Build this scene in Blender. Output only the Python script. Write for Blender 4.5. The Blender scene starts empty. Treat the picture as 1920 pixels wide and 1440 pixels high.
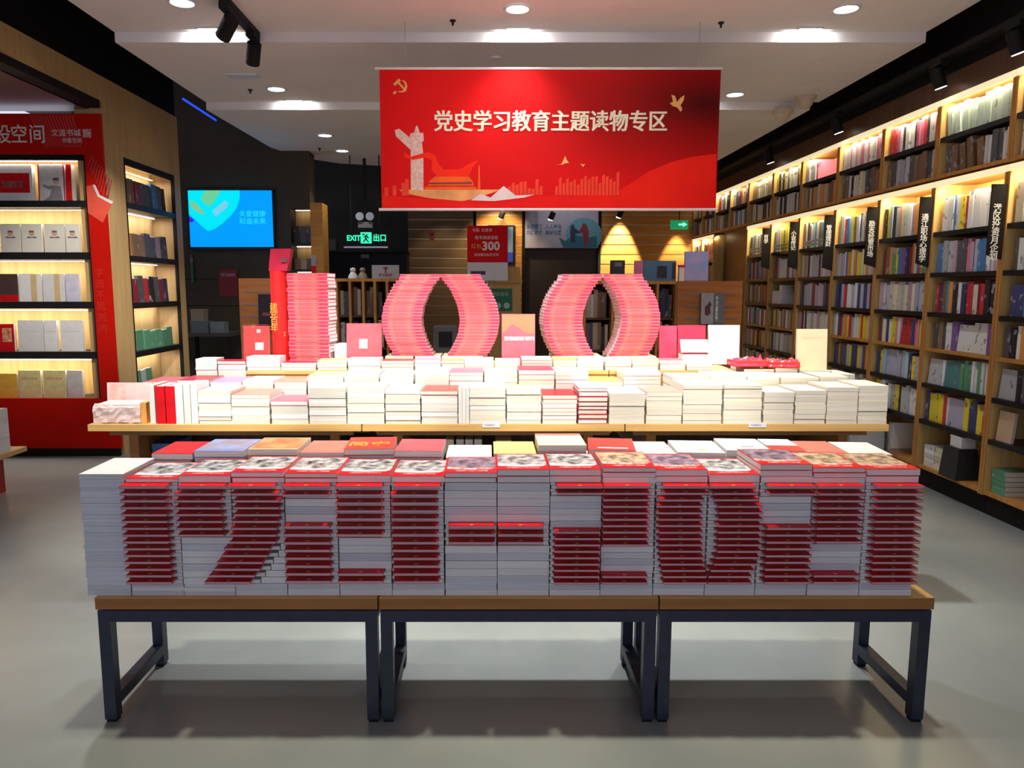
import bpy, math, random
from mathutils import Vector, Matrix
R = random.Random(7)
sc = bpy.context.scene
C = sc.collection
PI = math.pi

# ------------------------------------------------------------------ camera, world, exposure, main lights
F, PX, EYE = 1387.0, 914.0, 1.55
TH = math.atan(180 / F); CT, ST = math.cos(TH), math.sin(TH)
cam_d = bpy.data.cameras.new('camera'); cam = bpy.data.objects.new('camera', cam_d); C.objects.link(cam)
cam.location = (0, 0, EYE); cam.rotation_euler = (PI / 2 - TH, 0, 0)
cam_d.sensor_width = 36; cam_d.lens = 36 * F / 1920; cam_d.shift_x = (960 - PX) / 1920; cam_d.clip_start = .05; cam_d.clip_end = 60
sc.camera = cam
w = bpy.data.worlds.new('world'); sc.world = w; w.use_nodes = True
w.node_tree.nodes['Background'].inputs[0].default_value = (.72, .78, 1.0, 1)
w.node_tree.nodes['Background'].inputs[1].default_value = 1.0
sc.view_settings.view_transform = 'Standard'; sc.view_settings.look = 'None'
sc.view_settings.exposure = 0.0; sc.view_settings.gamma = 1
sc.cycles.max_bounces = 6; sc.cycles.diffuse_bounces = 3; sc.cycles.glossy_bounces = 3; sc.cycles.transparent_max_bounces = 6
sc.cycles.use_denoising = True; sc.cycles.sample_clamp_indirect = 4


def ray(px, py):
    u, v = (px - PX) / F, (py - 720) / F
    return u, CT - v * ST, -ST - v * CT


def onY(px, py, y):
    d = ray(px, py); t = y / d[1]
    return d[0] * t, EYE + d[2] * t


def onX(px, py, x):
    d = ray(px, py); t = x / d[0]
    return d[1] * t, EYE + d[2] * t


def onZ(px, py, z):
    d = ray(px, py); t = (z - EYE) / d[2]
    return d[0] * t, d[1] * t, z


def spot(loc, tgt, watt, deg, col, rad=.05, blend=.4):
    l = bpy.data.lights.new('spot', 'SPOT'); l.energy = watt; l.spot_size = math.radians(deg); l.spot_blend = blend
    l.color = col; l.shadow_soft_size = rad
    o = bpy.data.objects.new('spot', l); C.objects.link(o); o.location = loc
    o.rotation_euler = (Vector(tgt) - Vector(loc)).to_track_quat('-Z', 'Y').to_euler()
    return o


def area(loc, rot, sx, sy, watt, col):
    l = bpy.data.lights.new('area', 'AREA'); l.shape = 'RECTANGLE'; l.size = sx; l.size_y = sy; l.energy = watt; l.color = col
    o = bpy.data.objects.new('area', l); C.objects.link(o); o.location = loc; o.rotation_euler = rot
    return o


COOL, WARM = (.93, .97, 1.0), (1.0, .84, .62)
# ceiling downlights: rows in the picture plus the rows overhead and behind the camera
DOWN = [(-1.99, 5.10, 3.4, 45), (.20, 5.21, 3.4, 45), (2.39, 5.21, 3.4, 45),
        (-1.90, 6.94, 3.33, 55), (2.29, 7.13, 3.33, 55), (-1.83, 8.62, 3.26, 40), (-1.82, 9.57, 3.26, 40),
        (-1.15, 2.64, 3.4, 185), (.1, 2.64, 3.4, 200), (1.25, 2.64, 3.4, 185), (-1.75, 3.5, 3.4, 190), (.1, 4.35, 3.4, 520), (1.25, 4.35, 3.4, 270)]
for x, y, z, e in DOWN:
    spot((x, y, z - .03), (x, y, 0), e, (100 if y > 5 else (66 if x < -1 else 84)) if y > 3 else 64, (1, .95, .77) if y < 3 else COOL, .05, .8)
# lamps washing the steps in the ceiling
for x, y, z in ((.218, 5.72, 3.36), (2.32, 5.72, 3.36), (-1.75, 5.72, 3.36), (-1.85, 7.36, 3.29), (2.3, 7.36, 3.29)):
    pass
# spots on the long display table, from an unseen added track
for x in (-1.75, -.95, -.1, .7, 1.5):
    spot((x, 2.16, 3.17), (x * .98, 4.25, 1.0), 330 if x < 0 else 300, 40, (1, .95, .88), .04, .55)
spot((-1.66, 4.68, 3.2), (-3.42, 6.75, 1.75), 380, 34, (1, .93, .86), .04, .8)
spot((-1.65, 5.25, 3.2), (-2.7, 7.7, .8), 90, 50, (1, .95, .9), .04, .6)
spot((.3, 2.98, 3.17), (.3, 5.46, 2.4), 70, 62, (1, .95, .92), .05, .7)  # unseen spot added to brighten the banner
# wall washers at the back wall
spot((2.19, 12.27, 3.05), (2.19, 12.42, 1.0), 900, 44, (1, .88, .68), .03, .3)
spot((3.14, 12.27, 2.85), (3.14, 12.42, 1.0), 240, 44, (1, .86, .62), .03, .3)
spot((.22, 11.9, 2.9), (.2, 12.5, 2.1), 60, 95, (1, .78, .45), .03, .6)
spot((-.7, 11.7, 2.9), (-.7, 12.5, 1.5), 14, 80, (1, .80, .52), .03, .6)
spot((1.3, 11.7, 3.2), (1.3, 12.5, 2.6), 12, 80, COOL, .03, .6)


# ------------------------------------------------------------------ materials
MATS = {}


def mat(name, col, rough=.6, metal=0.0, spec=.5, emit=0.0, ecol=None, vary=0.0, scale=8.0, stretch=(1, 1, 1), col2=None, bump=0.0, coat=0.0, rnd=0.0):
    if name in MATS: return MATS[name]
    m = bpy.data.materials.new(name); m.use_nodes = True; nt = m.node_tree
    b = nt.nodes['Principled BSDF']
    b.inputs['Roughness'].default_value = rough; b.inputs['Metallic'].default_value = metal
    b.inputs['Specular IOR Level'].default_value = spec; b.inputs['Coat Weight'].default_value = coat
    c = (*col, 1)
    b.inputs['Base Color'].default_value = c
    if emit:
        b.inputs['Emission Color'].default_value = (*(ecol or col), 1); b.inputs['Emission Strength'].default_value = emit
    tc = nt.nodes.new('ShaderNodeTexCoord')
    if vary or col2 or bump:
        mp = nt.nodes.new('ShaderNodeMapping'); mp.inputs['Scale'].default_value = stretch
        nz = nt.nodes.new('ShaderNodeTexNoise'); nz.inputs['Scale'].default_value = scale; nz.inputs['Detail'].default_value = 4
        nt.links.new(tc.outputs['Object'], mp.inputs[0]); nt.links.new(mp.outputs[0], nz.inputs['Vector'])
        rp = nt.nodes.new('ShaderNodeValToRGB')
        c2 = col2 or tuple(max(0, k * (1 - vary)) for k in col); c1 = col if col2 else tuple(min(1, k * (1 + vary * .6)) for k in col)
        rp.color_ramp.elements[0].color = (*c2, 1); rp.color_ramp.elements[1].color = (*c1, 1)
        rp.color_ramp.elements[0].position = .34; rp.color_ramp.elements[1].position = .66
        nt.links.new(nz.outputs['Fac'], rp.inputs[0])
        out = rp.outputs[0]
        if rnd:
            oi = nt.nodes.new('ShaderNodeObjectInfo'); hs = nt.nodes.new('ShaderNodeHueSaturation')
            mr = nt.nodes.new('ShaderNodeMapRange'); mr.inputs[3].default_value = 1 - rnd; mr.inputs[4].default_value = 1 + rnd * .4
            nt.links.new(oi.outputs['Random'], mr.inputs[0]); nt.links.new(mr.outputs[0], hs.inputs['Value']); nt.links.new(out, hs.inputs['Color'])
            out = hs.outputs[0]
        nt.links.new(out, b.inputs['Base Color'])
        if bump:
            bp = nt.nodes.new('ShaderNodeBump'); bp.inputs['Strength'].default_value = bump; bp.inputs['Distance'].default_value = .01
            nt.links.new(nz.outputs['Fac'], bp.inputs['Height']); nt.links.new(bp.outputs[0], b.inputs['Normal'])
    MATS[name] = m
    return m


def wood(name, col, dark, axis='x', rough=.45):
    st = {'x': (.6, 9, 9), 'y': (9, .6, 9), 'z': (9, 9, .6)}[axis]
    return mat(name, col, rough, col2=dark, scale=3.0, stretch=st, spec=.25)


def page(axis, tone=(.78, .77, .74)):
    st = {'x': (500, 3, 3), 'y': (3, 500, 3), 'z': (3, 3, 500)}[axis]
    return mat('paper_%s_%d' % (axis, int(tone[2] * 100)), tone, .8, spec=.2, col2=tuple(k * .80 for k in tone), scale=1.2, stretch=st, rnd=.10)


def cover(name, col, rough=.4, vary=.12):
    return mat('cover_' + name, col, rough, vary=vary, scale=14, spec=.22, rnd=.08)


floor_m = mat('floor_epoxy', (.27, .285, .265), .26, col2=(.21, .225, .215), scale=1.3, spec=.45)
ceil_m = mat('ceiling_paint', (.88, .82, .80), .7, vary=.03, scale=3)
black_m = mat('black_paint', (.009, .008, .008), .65, vary=.2, spec=.2)
metal_m = mat('navy_steel', (.028, .033, .055), .42, metal=.3, vary=.15, scale=20)
tab_m = wood('oak_edge', (.36, .155, .042), (.28, .115, .03), 'x')
tabtop_m = wood('oak_top', (.66, .40, .14), (.56, .32, .10), 'x')
caseL_m = wood('case_wood', (.56, .27, .07), (.42, .18, .04), 'z')
caseI_m = wood('case_inner', (.72, .49, .19), (.60, .38, .13), 'z')
wallwood_m = wood('wall_veneer', (.60, .41, .19), (.52, .34, .14), 'z', .45)
slat_m = wood('slat_wood', (.58, .27, .06), (.47, .20, .04), 'x')
dkwood_m = wood('dark_wood', (.10, .045, .02), (.07, .03, .013), 'z')
darkwall_m = mat('dark_wall', (.05, .042, .034), .7, vary=.15, scale=3)
shelfblk_m = mat('black_shelf', (.012, .012, .013), .4, vary=.2, scale=20, spec=.3)
white_m = mat('white_plastic', (.75, .75, .75), .4, vary=.05)
red_m = mat('cover_red', (.64, .010, .016), .36, vary=.12, scale=14, spec=.10, rnd=.08)
red2_m = cover('scarlet', (.72, .05, .035), .36)
pink_m = cover('rose', (.52, .11, .14), .5)
gold_m = mat('gold_print', (.80, .45, .06), .35, metal=.3, vary=.1)
cream_m = cover('cream', (.80, .70, .46), .5, .05)
wcover_m = cover('white', (.82, .81, .79), .5, .04)
yellow_m = cover('yellow', (.80, .66, .20), .5, .05)
P_white, P_cream, P_grey = (.78, .77, .74), (.74, .68, .58), (.62, .63, .66)


# ------------------------------------------------------------------ mesh building
class MB:
    def __init__(s): s.v, s.f, s.m = [], [], []

    def hexa(s, p, mi=0):
        b = len(s.v); s.v += [tuple(q) for q in p]
        for q in ((0, 3, 2, 1), (4, 5, 6, 7), (0, 1, 5, 4), (1, 2, 6, 5), (2, 3, 7, 6), (3, 0, 4, 7)):
            s.f.append(tuple(b + i for i in q)); s.m.append(mi)
        return s

    def box(s, x0, x1, y0, y1, z0, z1, mi=0):
        return s.hexa([(x0, y0, z0), (x1, y0, z0), (x1, y1, z0), (x0, y1, z0), (x0, y0, z1), (x1, y0, z1), (x1, y1, z1), (x0, y1, z1)], mi)

    def prism(s, pts, to3, t, mi=0):
        """a flat outline PTS mapped to space by TO3(a, b, depth), thickness T"""
        n = len(pts); b = len(s.v)
        s.v += [tuple(to3(p[0], p[1], 0)) for p in pts] + [tuple(to3(p[0], p[1], t)) for p in pts]
        s.f.append(tuple(range(b, b + n))); s.f.append(tuple(range(b + 2 * n - 1, b + n - 1, -1))); s.m += [mi, mi]
        for i in range(n):
            j = (i + 1) % n
            s.f.append((b + j, b + i, b + n + i, b + n + j)); s.m.append(mi)
        return s

    def cyl(s, p0, p1, r0, r1=None, n=16, mi=0, cap=True):
        r1 = r0 if r1 is None else r1
        a, d = Vector(p0), Vector(p1) - Vector(p0)
        u = d.orthogonal().normalized(); w = d.normalized().cross(u); b = len(s.v)
        for k, r in ((0, r0), (1, r1)):
            for i in range(n):
                g = 2 * PI * i / n
                s.v.append(tuple(a + d * k + (u * math.cos(g) + w * math.sin(g)) * r))
        for i in range(n):
            j = (i + 1) % n
            s.f.append((b + i, b + j, b + n + j, b + n + i)); s.m.append(mi)
        if cap:
            s.f.append(tuple(b + i for i in range(n - 1, -1, -1))); s.f.append(tuple(b + n + i for i in range(n))); s.m += [mi, mi]
        return s

    def lathe(s, c, prof, n=20, mi=0):
        b = len(s.v)
        for r, z in prof:
            for i in range(n):
                g = 2 * PI * i / n; s.v.append((c[0] + r * math.cos(g), c[1] + r * math.sin(g), c[2] + z))
        for k in range(len(prof) - 1):
            for i in range(n):
                j = (i + 1) % n
                s.f.append((b + k * n + i, b + k * n + j, b + (k + 1) * n + j, b + (k + 1) * n + i)); s.m.append(mi)
        return s

    def mesh(s, name, mats, off=(0, 0, 0), smooth=False):
        me = bpy.data.meshes.new(name)
        me.from_pydata([(x - off[0], y - off[1], z - off[2]) for x, y, z in s.v], [], s.f)
        for m in (mats if isinstance(mats, (list, tuple)) else [mats]): me.materials.append(m)
        if any(s.m): me.polygons.foreach_set('material_index', s.m)
        if smooth: me.polygons.foreach_set('use_smooth', [True] * len(me.polygons))
        me.update()
        return me


def link(name, me, parent=None, loc=None, rot=None):
    o = bpy.data.objects.new(name, me); C.objects.link(o)
    if parent: o.parent = parent
    if loc: o.location = loc
    if rot: o.rotation_euler = rot
    return o


def tag(o, label, cat, group=None):
    o['label'] = label; o['category'] = cat
    if group: o['group'] = group
    return o


def thing(name, label, cat, loc, rot=(0, 0, 0), group=None):
    o = bpy.data.objects.new(name, None); C.objects.link(o); o.location = loc; o.rotation_euler = rot; o.empty_display_size = .1
    return tag(o, label, cat, group)


def part(name, mb, m, t, smooth=False, label=None, top=None):
    """a part given in the place's own coordinates, hung under thing T (an unrotated Empty or part)"""
    l = Vector((0, 0, 0)); p = t
    while p is not None: l += p.location; p = p.parent
    o = link(name, mb.mesh(name, m, l, smooth), t)
    if label: o['label'] = label
    return o


def solo(name, mb, m, label, cat, group=None, origin=None, smooth=False):
    xs, ys, zs = zip(*mb.v)
    c = origin or ((min(xs) + max(xs)) / 2, (min(ys) + max(ys)) / 2, min(zs))
    return tag(link(name, mb.mesh(name, m, c, smooth), None, c), label, cat, group)


def struct(name, mb, m, smooth=False, parent=None):
    o = link(name, mb.mesh(name, m, (0, 0, 0), smooth), parent); o['kind'] = 'structure'
    return o


def text(name, body, size, loc, m, parent, rot=(PI / 2, 0, 0), bold=0.0, sx=1.0, align='CENTER', line=1.0, depth=.0006):
    cu = bpy.data.curves.new(name, 'FONT'); cu.body = body; cu.size = size; cu.offset = bold; cu.align_x = align; cu.align_y = 'CENTER'
    cu.resolution_u = 2; cu.extrude = depth; cu.space_line = line
    o = bpy.data.objects.new(name, cu); C.objects.link(o)
    bpy.context.view_layer.update()
    me = bpy.data.meshes.new_from_object(o.evaluated_get(bpy.context.evaluated_depsgraph_get()))
    bpy.data.objects.remove(o); me.materials.clear(); me.materials.append(m); me.name = name
    l = Vector((0, 0, 0)); p = parent
    while p is not None: l += p.location; p = p.parent
    t = link(name, me, parent, Vector(loc) - l, rot); t.scale = (sx, 1, 1)
    return t


# ------------------------------------------------------------------ books
GEO, EDGE = {}, {}


def book_geo(size, a, s, pm, cm, ct=.0012, hang=.0):
    """page block and cover of a book: SIZE, thickness along axis A (0, 1, 2), spine on side S such as '-y'; x centred, y and z from 0"""
    key = (tuple(round(k, 4) for k in size), a, s, pm.name, cm.name, ct, hang)
    if key in GEO: return GEO[key]
    lo = [-size[0] / 2, 0, 0]; hi = [size[0] / 2, size[1], size[2]]
    ax = 'xyz'.index(s[1]); neg = s[0] == '-'
    pl, ph = list(lo), list(hi)
    for k in range(3):
        if k == a: pl[k] += ct; ph[k] -= ct
        else: pl[k] += hang; ph[k] -= hang
    if neg: pl[ax] = lo[ax] + ct
    else: ph[ax] = hi[ax] - ct
    p = MB().box(pl[0], ph[0], pl[1], ph[1], pl[2], ph[2])
    c = MB(); bi = 1 if cm in EDGE else 0
    for e in (0, 1):
        bl, bh = list(lo), list(hi)
        if e == 0: bh[a] = lo[a] + ct
        else: bl[a] = hi[a] - ct
        c.box(bl[0], bh[0], bl[1], bh[1], bl[2], bh[2], bi)
    bl, bh = list(lo), list(hi); bl[a] += ct; bh[a] -= ct
    if neg: bh[ax] = lo[ax] + ct
    else: bl[ax] = hi[ax] - ct
    c.box(bl[0], bh[0], bl[1], bh[1], bl[2], bh[2])
    GEO[key] = (p.mesh('page_block', pm), c.mesh('cover', [cm, EDGE[cm]] if bi else cm))
    return GEO[key]


def book(name, size, a, s, pm, cm, loc, label, group, rot=(0, 0, 0), ct=.0012, hang=0.0, cat='book'):
    g = book_geo(size, a, s, pm, cm, ct, hang)
    o = tag(link(name, g[0], None, loc, rot), label, cat, group)
    link('cover', g[1], o)
    return o


ONES = 'zeroth first second third fourth fifth sixth seventh eighth ninth tenth eleventh twelfth thirteenth fourteenth fifteenth sixteenth seventeenth eighteenth nineteenth'.split()
TENS = ['', '', 'twenty', 'thirty', 'forty', 'fifty']
TENTH = ['', '', 'twentieth', 'thirtieth', 'fortieth', 'fiftieth']


def nth(n):
    if n < 20: return ONES[n]
    return TENTH[n // 10] if n % 10 == 0 else TENS[n // 10] + '-' + ONES[n % 10]


def nthtop(n): return 'topmost' if n == 1 else nth(n) + ' from top'

# ------------------------------------------------------------------ the shell of the shop
struct('floor', MB().box(-7, 5.5, -2.5, 14, -.1, 0), floor_m)
struct('ceiling', MB().box(-2.72, 3.2, -2.5, 5.68, 3.40, 3.52), ceil_m)
struct('ceiling', MB().box(-2.72, 3.2, 5.68, 7.44, 3.33, 3.52), ceil_m)
out = [(-2.72, 7.44), (3.12, 7.44), (3.12, 10.7), (-1.5, 10.75), (-2.05, 10.55), (-2.45, 10.1), (-2.66, 9.4)]
struct('ceiling', MB().prism(out, lambda a, b, d: (a, b, 3.52 - d), .26), ceil_m)
struct('ceiling_void', MB().box(-7, 5.5, -2.5, 14, 4.2, 4.3), black_m)
struct('wall_right', MB().box(3.74, 3.86, -2.5, 12.7, 0, 4.2), mat('wall_brown', (.16, .08, .035), .6, vary=.1))
struct('beam_right', MB().box(3.44, 3.74, -2.5, 12.6, 3.12, 4.2), black_m)
struct('trim_1', MB().box(3.42, 3.74, -2.5, 12.6, 2.955, 3.12), dkwood_m)
# left: a veneered wall with a wide portal, black above
lw = MB().box(-3.52, -3.40, -2.5, 6.79, 3.18, 3.40)
struct('wall_left', lw, wallwood_m)
struct('trim_2', MB().box(-3.54, -3.395, -2.5, 6.74, 3.115, 3.18), black_m)
struct('wall_left_upper', MB().box(-3.52, -3.42, -2.5, 8.4, 3.40, 4.2), black_m)
pw = MB()
PY0, PY1 = 7.12, 8.24      # the lit niche of shelves in the pillar
pw.box(-3.65, -3.40, 6.79, PY0, 0, 3.40).box(-3.65, -3.40, PY1, 8.40, 0, 3.40).box(-3.65, -3.40, PY0, PY1, 2.76, 3.40).box(-3.65, -3.40, PY0, PY1, 0, .40).box(-3.70, -3.652, PY0, 8.40, 0, 3.40)
struct('pillar_left', pw, wallwood_m)
struct('ceiling_alcove', MB().box(-7, -3.52, -2.5, 6.86, 3.115, 3.2), mat('bronze_mirror', (.20, .12, .09), .28, metal=.9, vary=.05))
struct('wall_alcove', MB().box(-7, -6.9, -2.5, 6.86, 0, 3.115), wallwood_m)
# back of the shop
BY = 12.5





def slat_wall(name, x0, x1, z0, z1, y, m):
    b = MB(); n = int((z1 - z0) / .155); h = (z1 - z0) / n
    b.box(x0, x1, y + .006, y + .1, z0, z1, 1)
    for i in range(n): b.box(x0, x1, y, y + .006, z0 + i * h + .016, z0 + (i + 1) * h)
    return struct(name, b, [m, mat('slat_insert', (.62, .52, .40), .35, vary=.08)])


XB = lambda px, py=430: onY(px, py, BY)[0]
slat_wall('wall_back', XB(765), XB(887), 0, 2.82, BY, wood('slat_brown', (.24, .15, .075), (.19, .115, .055), 'x'))
slat_wall('wall_back', XB(893), XB(979), 0, 2.9, BY, slat_m)
slat_wall('wall_back', XB(1126), XB(1300), 0, 2.9, BY, slat_m)
struct('wall_back', MB().box(-7, 5.5, BY + .55, BY + .65, 0, 4.2), darkwall_m)
struct('wall_back', MB().box(XB(765), 5.5, BY + .1, BY + .2, 2.9, 4.2), black_m)
dr = struct('door_1', MB().box(XB(985), XB(1122), BY + .1, BY + .16, 0, 2.25), mat('door_brown', (.035, .022, .018), .4, vary=.15))
hd = link('door_handle', MB().cyl((XB(1112), BY + .05, .95), (XB(1112), BY + .05, 1.3), .015).mesh('door_handle', mat('steel', (.5, .5, .5), .3, metal=1.0)), dr)
fr = MB(); fr.box(XB(980), XB(985), BY - .02, BY + .16, 0, 2.9).box(XB(1122), XB(1127), BY - .02, BY + .16, 0, 2.9).box(XB(985), XB(1122), BY - .02, BY + .16, 2.25, 2.32)
link('door_frame', fr.mesh('door_frame', black_m), dr)
TVY = 9.6
struct('wall_screen', MB().box(-5.2, onY(545, 430, TVY)[0], TVY, TVY + .25, 0, 4.2), mat('panel_umber', (.062, .049, .034), .65, vary=.06, spec=.2))
gr = MB()
for i in range(5): gr.box(-5.2, onY(545, 430, TVY)[0], TVY - .002, TVY, .34 * i + .3, .34 * i + .308)
struct('trim_3', gr, black_m)
struct('baseboard_left', MB().box(-7, -3.41, 6.735, 6.75, 0, .07), black_m)
# dark recess between the two runs of wall shelving
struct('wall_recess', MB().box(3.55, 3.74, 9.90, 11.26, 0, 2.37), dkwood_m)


# ------------------------------------------------------------------ ceiling fixtures
ROWN = ['front row', 'front row', 'front row', 'second row', 'second row', 'third row', 'farthest row']
lens_m = mat('lamp_lens', (1, 1, 1), .3, emit=14, ecol=(.95, .98, 1))
DL = ['round white downlight beside the black ceiling track', 'round white downlight above the red banner, before the smoke detector', 'round white downlight at the ceiling edge by the wall shelves',
      'round white downlight left of the red banner, beyond the second ceiling step', 'small round downlight on the ceiling just right of the banner', 'small round downlight beyond the last ceiling step',
      'farthest small downlight near the rounded ceiling corner']
for i, (x, y, z, e) in enumerate(DOWN):
    rw = i < 7
    r = .075
    t = thing('downlight', DL[i] if rw else ['round downlight overhead at the left of the low table', 'round downlight overhead at the middle of the low table', 'round downlight overhead at the right of the low table',
              'round downlight over the left of the display island', 'round downlight over the middle of the display island', 'round downlight over the right of the display island'][i - 7], 'ceiling light', (x, y, z), group='recessed ceiling downlights')
    part('trim_ring', MB().lathe((x, y, z), [(r + .02, 0), (r + .018, -.012), (r, -.012), (r - .004, 0)], 24), white_m, t, True)
    part('lens', MB().lathe((x, y, z), [(r, -.004), (r * .5, -.008), (.001, -.009)], 24), lens_m, t, True)
# wall-washing lamps in front of each ceiling step
for i, (x, y, z, lb) in enumerate(((.22, 5.60, 3.4, 'slim recessed lamp washing the first ceiling step above the banner'), (2.32, 5.60, 3.4, 'slim recessed lamp washing the first ceiling step near the wall shelves'),
                                   (-2.0, 5.60, 3.4, 'slim recessed lamp washing the first ceiling step by the track spotlights'), (-1.85, 7.36, 3.33, 'slim recessed lamp washing the second ceiling step left of the banner'),
                                   (1.98, 7.36, 3.33, 'slim recessed lamp washing the second ceiling step just right of the banner'))):
    t = thing('step_lamp', lb, 'ceiling light', (x, y, z), group='slim lamps at the ceiling steps')
    part('housing', MB().box(x - .09, x + .09, y - .025, y + .025, z - .008, z), white_m, t)
    part('lens', MB().box(x - .075, x + .075, y - .015, y + .015, z - .012, z - .008), lens_m, t)
    area((x, y, z - .016), (math.radians(40), 0, 0), .3, .02, 2.2 if i < 3 else 1.6, COOL)

# black track with two spotlights
x0, y0 = onZ(415, 4, 3.37)[:2]; x1, y1 = onZ(490, 76, 3.37)[:2]
t = thing('track_rail', 'short black ceiling track carrying two spotlights', 'track', ((x0 + x1) / 2, (y0 + y1) / 2, 3.4))
part('rail', MB().box(min(x0, x1) - .018, max(x0, x1) + .018, y0, y1, 3.365, 3.399), black_m, t)


def track_head(name, x, y, z, tgt, label, r=.05, L=.15, group='black track spotlights', drop=.1, glow=0):
    t = thing(name, label, 'spotlight', (x, y, z), group=group)
    part('adapter', MB().box(x - .03, x + .03, y - .07, y + .07, z - .035, z), black_m, t)
    part('stem', MB().cyl((x, y, z - drop - .02), (x, y, z - .03), .011, n=10), black_m, t)
    d = (Vector(tgt) - Vector((x, y, z - drop))).normalized(); c = Vector((x, y, z - drop - .03))
    part('lamp_head', MB().cyl(c - d * L * .45, c + d * L * .55, r, r, 20), black_m, t)
    part('lens', MB().cyl(c + d * (L * .55), c + d * (L * .55 + .004), r * .85, r * .85, 20), mat('spot_lens', (1, .97, .9), .2, emit=6), t)
    return t


hx, hy = onZ(425, 10, 3.37)[:2]
track_head('track_spotlight', hx, hy, 3.365, (-3.42, 6.75, 1.75), 'black track spotlight nearer the viewer, on the short ceiling track')
hx, hy = onZ(474, 62, 3.37)[:2]
track_head('track_spotlight', hx, hy, 3.365, (-2.7, 7.7, .8), 'black track spotlight at the far end of the short ceiling track')
t = thing('track_rail', 'unseen black ceiling track added across the shop over the low tables', 'track', (0, 2.0, 3.4))  # track and heads out of view, added to carry the table spots
part('rail', MB().box(-2.2, 2.0, 1.982, 2.018, 3.365, 3.399), black_m, t)
for x, nm in ((-1.75, 'first'), (-.95, 'second'), (-.1, 'third'), (.7, 'fourth'), (1.5, 'fifth')):
    track_head('track_spotlight', x, 2.0, 3.365, (x * .98, 4.25, 1.0), nm + ' added black spotlight along the unseen track over the low tables')
track_head('track_spotlight', .3, 2.85, 3.399, (.3, 5.46, 2.4), 'single added black spotlight, out of view, aimed at the red banner')  # body for the added banner spot, out of view
# right-hand track along the wall shelves
t = thing('track_rail', 'long black track running along above the wall bookcases', 'track', (3.3, 6, 3.2))
part('rail', MB().box(3.28, 3.32, 1.5, 12.3, 3.19, 3.225), black_m, t)
part('hanger_plate', MB().box(3.32, 3.45, 1.5, 12.3, 3.205, 3.225), black_m, t)
for k, (y, nm) in enumerate(((4.86, 'nearest'), (5.66, 'second'), (7.25, 'third'), (8.95, 'fourth'))):
    track_head('track_spotlight', 3.3, y, 3.19, (3.55, y, 2.4), nm + ' black spotlight on the track above the wall bookcases', .045, .14, drop=.08)
# smoke detector, ceiling vent, sprinkler drops, cameras
x, y, _ = onZ(930, 90, 3.40)
t = thing('smoke_detector', 'round white smoke detector on the ceiling above the banner', 'smoke detector', (x, y, 3.4))
part('base', MB().lathe((x, y, 3.4), [(.075, 0), (.075, -.02), (.06, -.03)], 22), white_m, t, True)
part('sensor_head', MB().lathe((x, y, 3.4), [(.05, -.03), (.045, -.07), (.02, -.082), (.001, -.083)], 22), white_m, t, True)
x, y, _ = onZ(456, 141, 3.33)
t = thing('ceiling_vent', 'small pale rectangular ceiling vent left of the banner', 'vent', (x, y, 3.33))
part('vent_frame', MB().box(x - .13, x + .13, y - .06, y - .05, 3.315, 3.33).box(x - .13, x + .13, y + .05, y + .06, 3.315, 3.33).box(x - .13, x - .12, y - .05, y + .05, 3.315, 3.33).box(x + .12, x + .13, y - .05, y + .05, 3.315, 3.33), white_m, t)
part('louvre', MB().box(x - .12, x + .12, y - .03, y - .02, 3.318, 3.33).box(x - .12, x + .12, y - .005, y + .005, 3.318, 3.33).box(x - .12, x + .12, y + .02, y + .03, 3.318, 3.33), white_m, t)
for px, py, z, lb in ((469, 168, 3.33, 'small sprinkler head on the ceiling left of the banner'), (599, 278, 3.26, 'small sprinkler head near the rounded ceiling corner'), (849, 38, 3.4, 'small ceiling hook above the banner, nearer its emblem'), (1352, 42, 3.4, 'small ceiling hook above the corner of the banner by the dove')):
    x, y, _ = onZ(px, py, z)
    nm = 'sprinkler' if 'sprinkler' in lb else 'ceiling_hook'
    t = thing(nm, lb, nm.replace('_', ' '), (x, y, z))
    part('escutcheon', MB().lathe((x, y, z), [(.022, 0), (.02, -.008), (.001, -.009)], 14), black_m, t, True)
    part('nozzle', MB().cyl((x, y, z - .035), (x, y, z - .008), .007, .009, 10), black_m, t)
beige_m = mat('beige_plastic', (.62, .50, .36), .5, vary=.05)
for px, py, z, lb in ((1447, 222, 3.26, 'beige dome camera at the ceiling edge, farther of the pair'), (1487, 198, 3.33, 'beige dome camera at the ceiling edge, nearer of the pair')):
    d = (z - EYE) * F / (540 - py); x = (px - PX) * d / F; y = d
    t = thing('dome_camera', lb, 'security camera', (x, y, z), group='dome cameras at the ceiling edge')
    part('mount', MB().lathe((x, y, z), [(.10, 0), (.095, -.025), (.075, -.04)], 22), beige_m, t, True)
    part('dome', MB().lathe((x, y, z), [(.075, -.04), (.06, -.08), (.035, -.105), (.001, -.112)], 22), beige_m, t, True)
# blue light line in the dark void
solo('blue_light_tube', MB().cyl((-3.36, 8.5, 3.62), (-3.38, 9.55, 3.62), .012, n=8), mat('blue_glow', (.03, .10, .7), .4, emit=1.1, ecol=(.02, .08, .9)), 'thin blue light line in the dark ceiling void', 'light')

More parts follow.
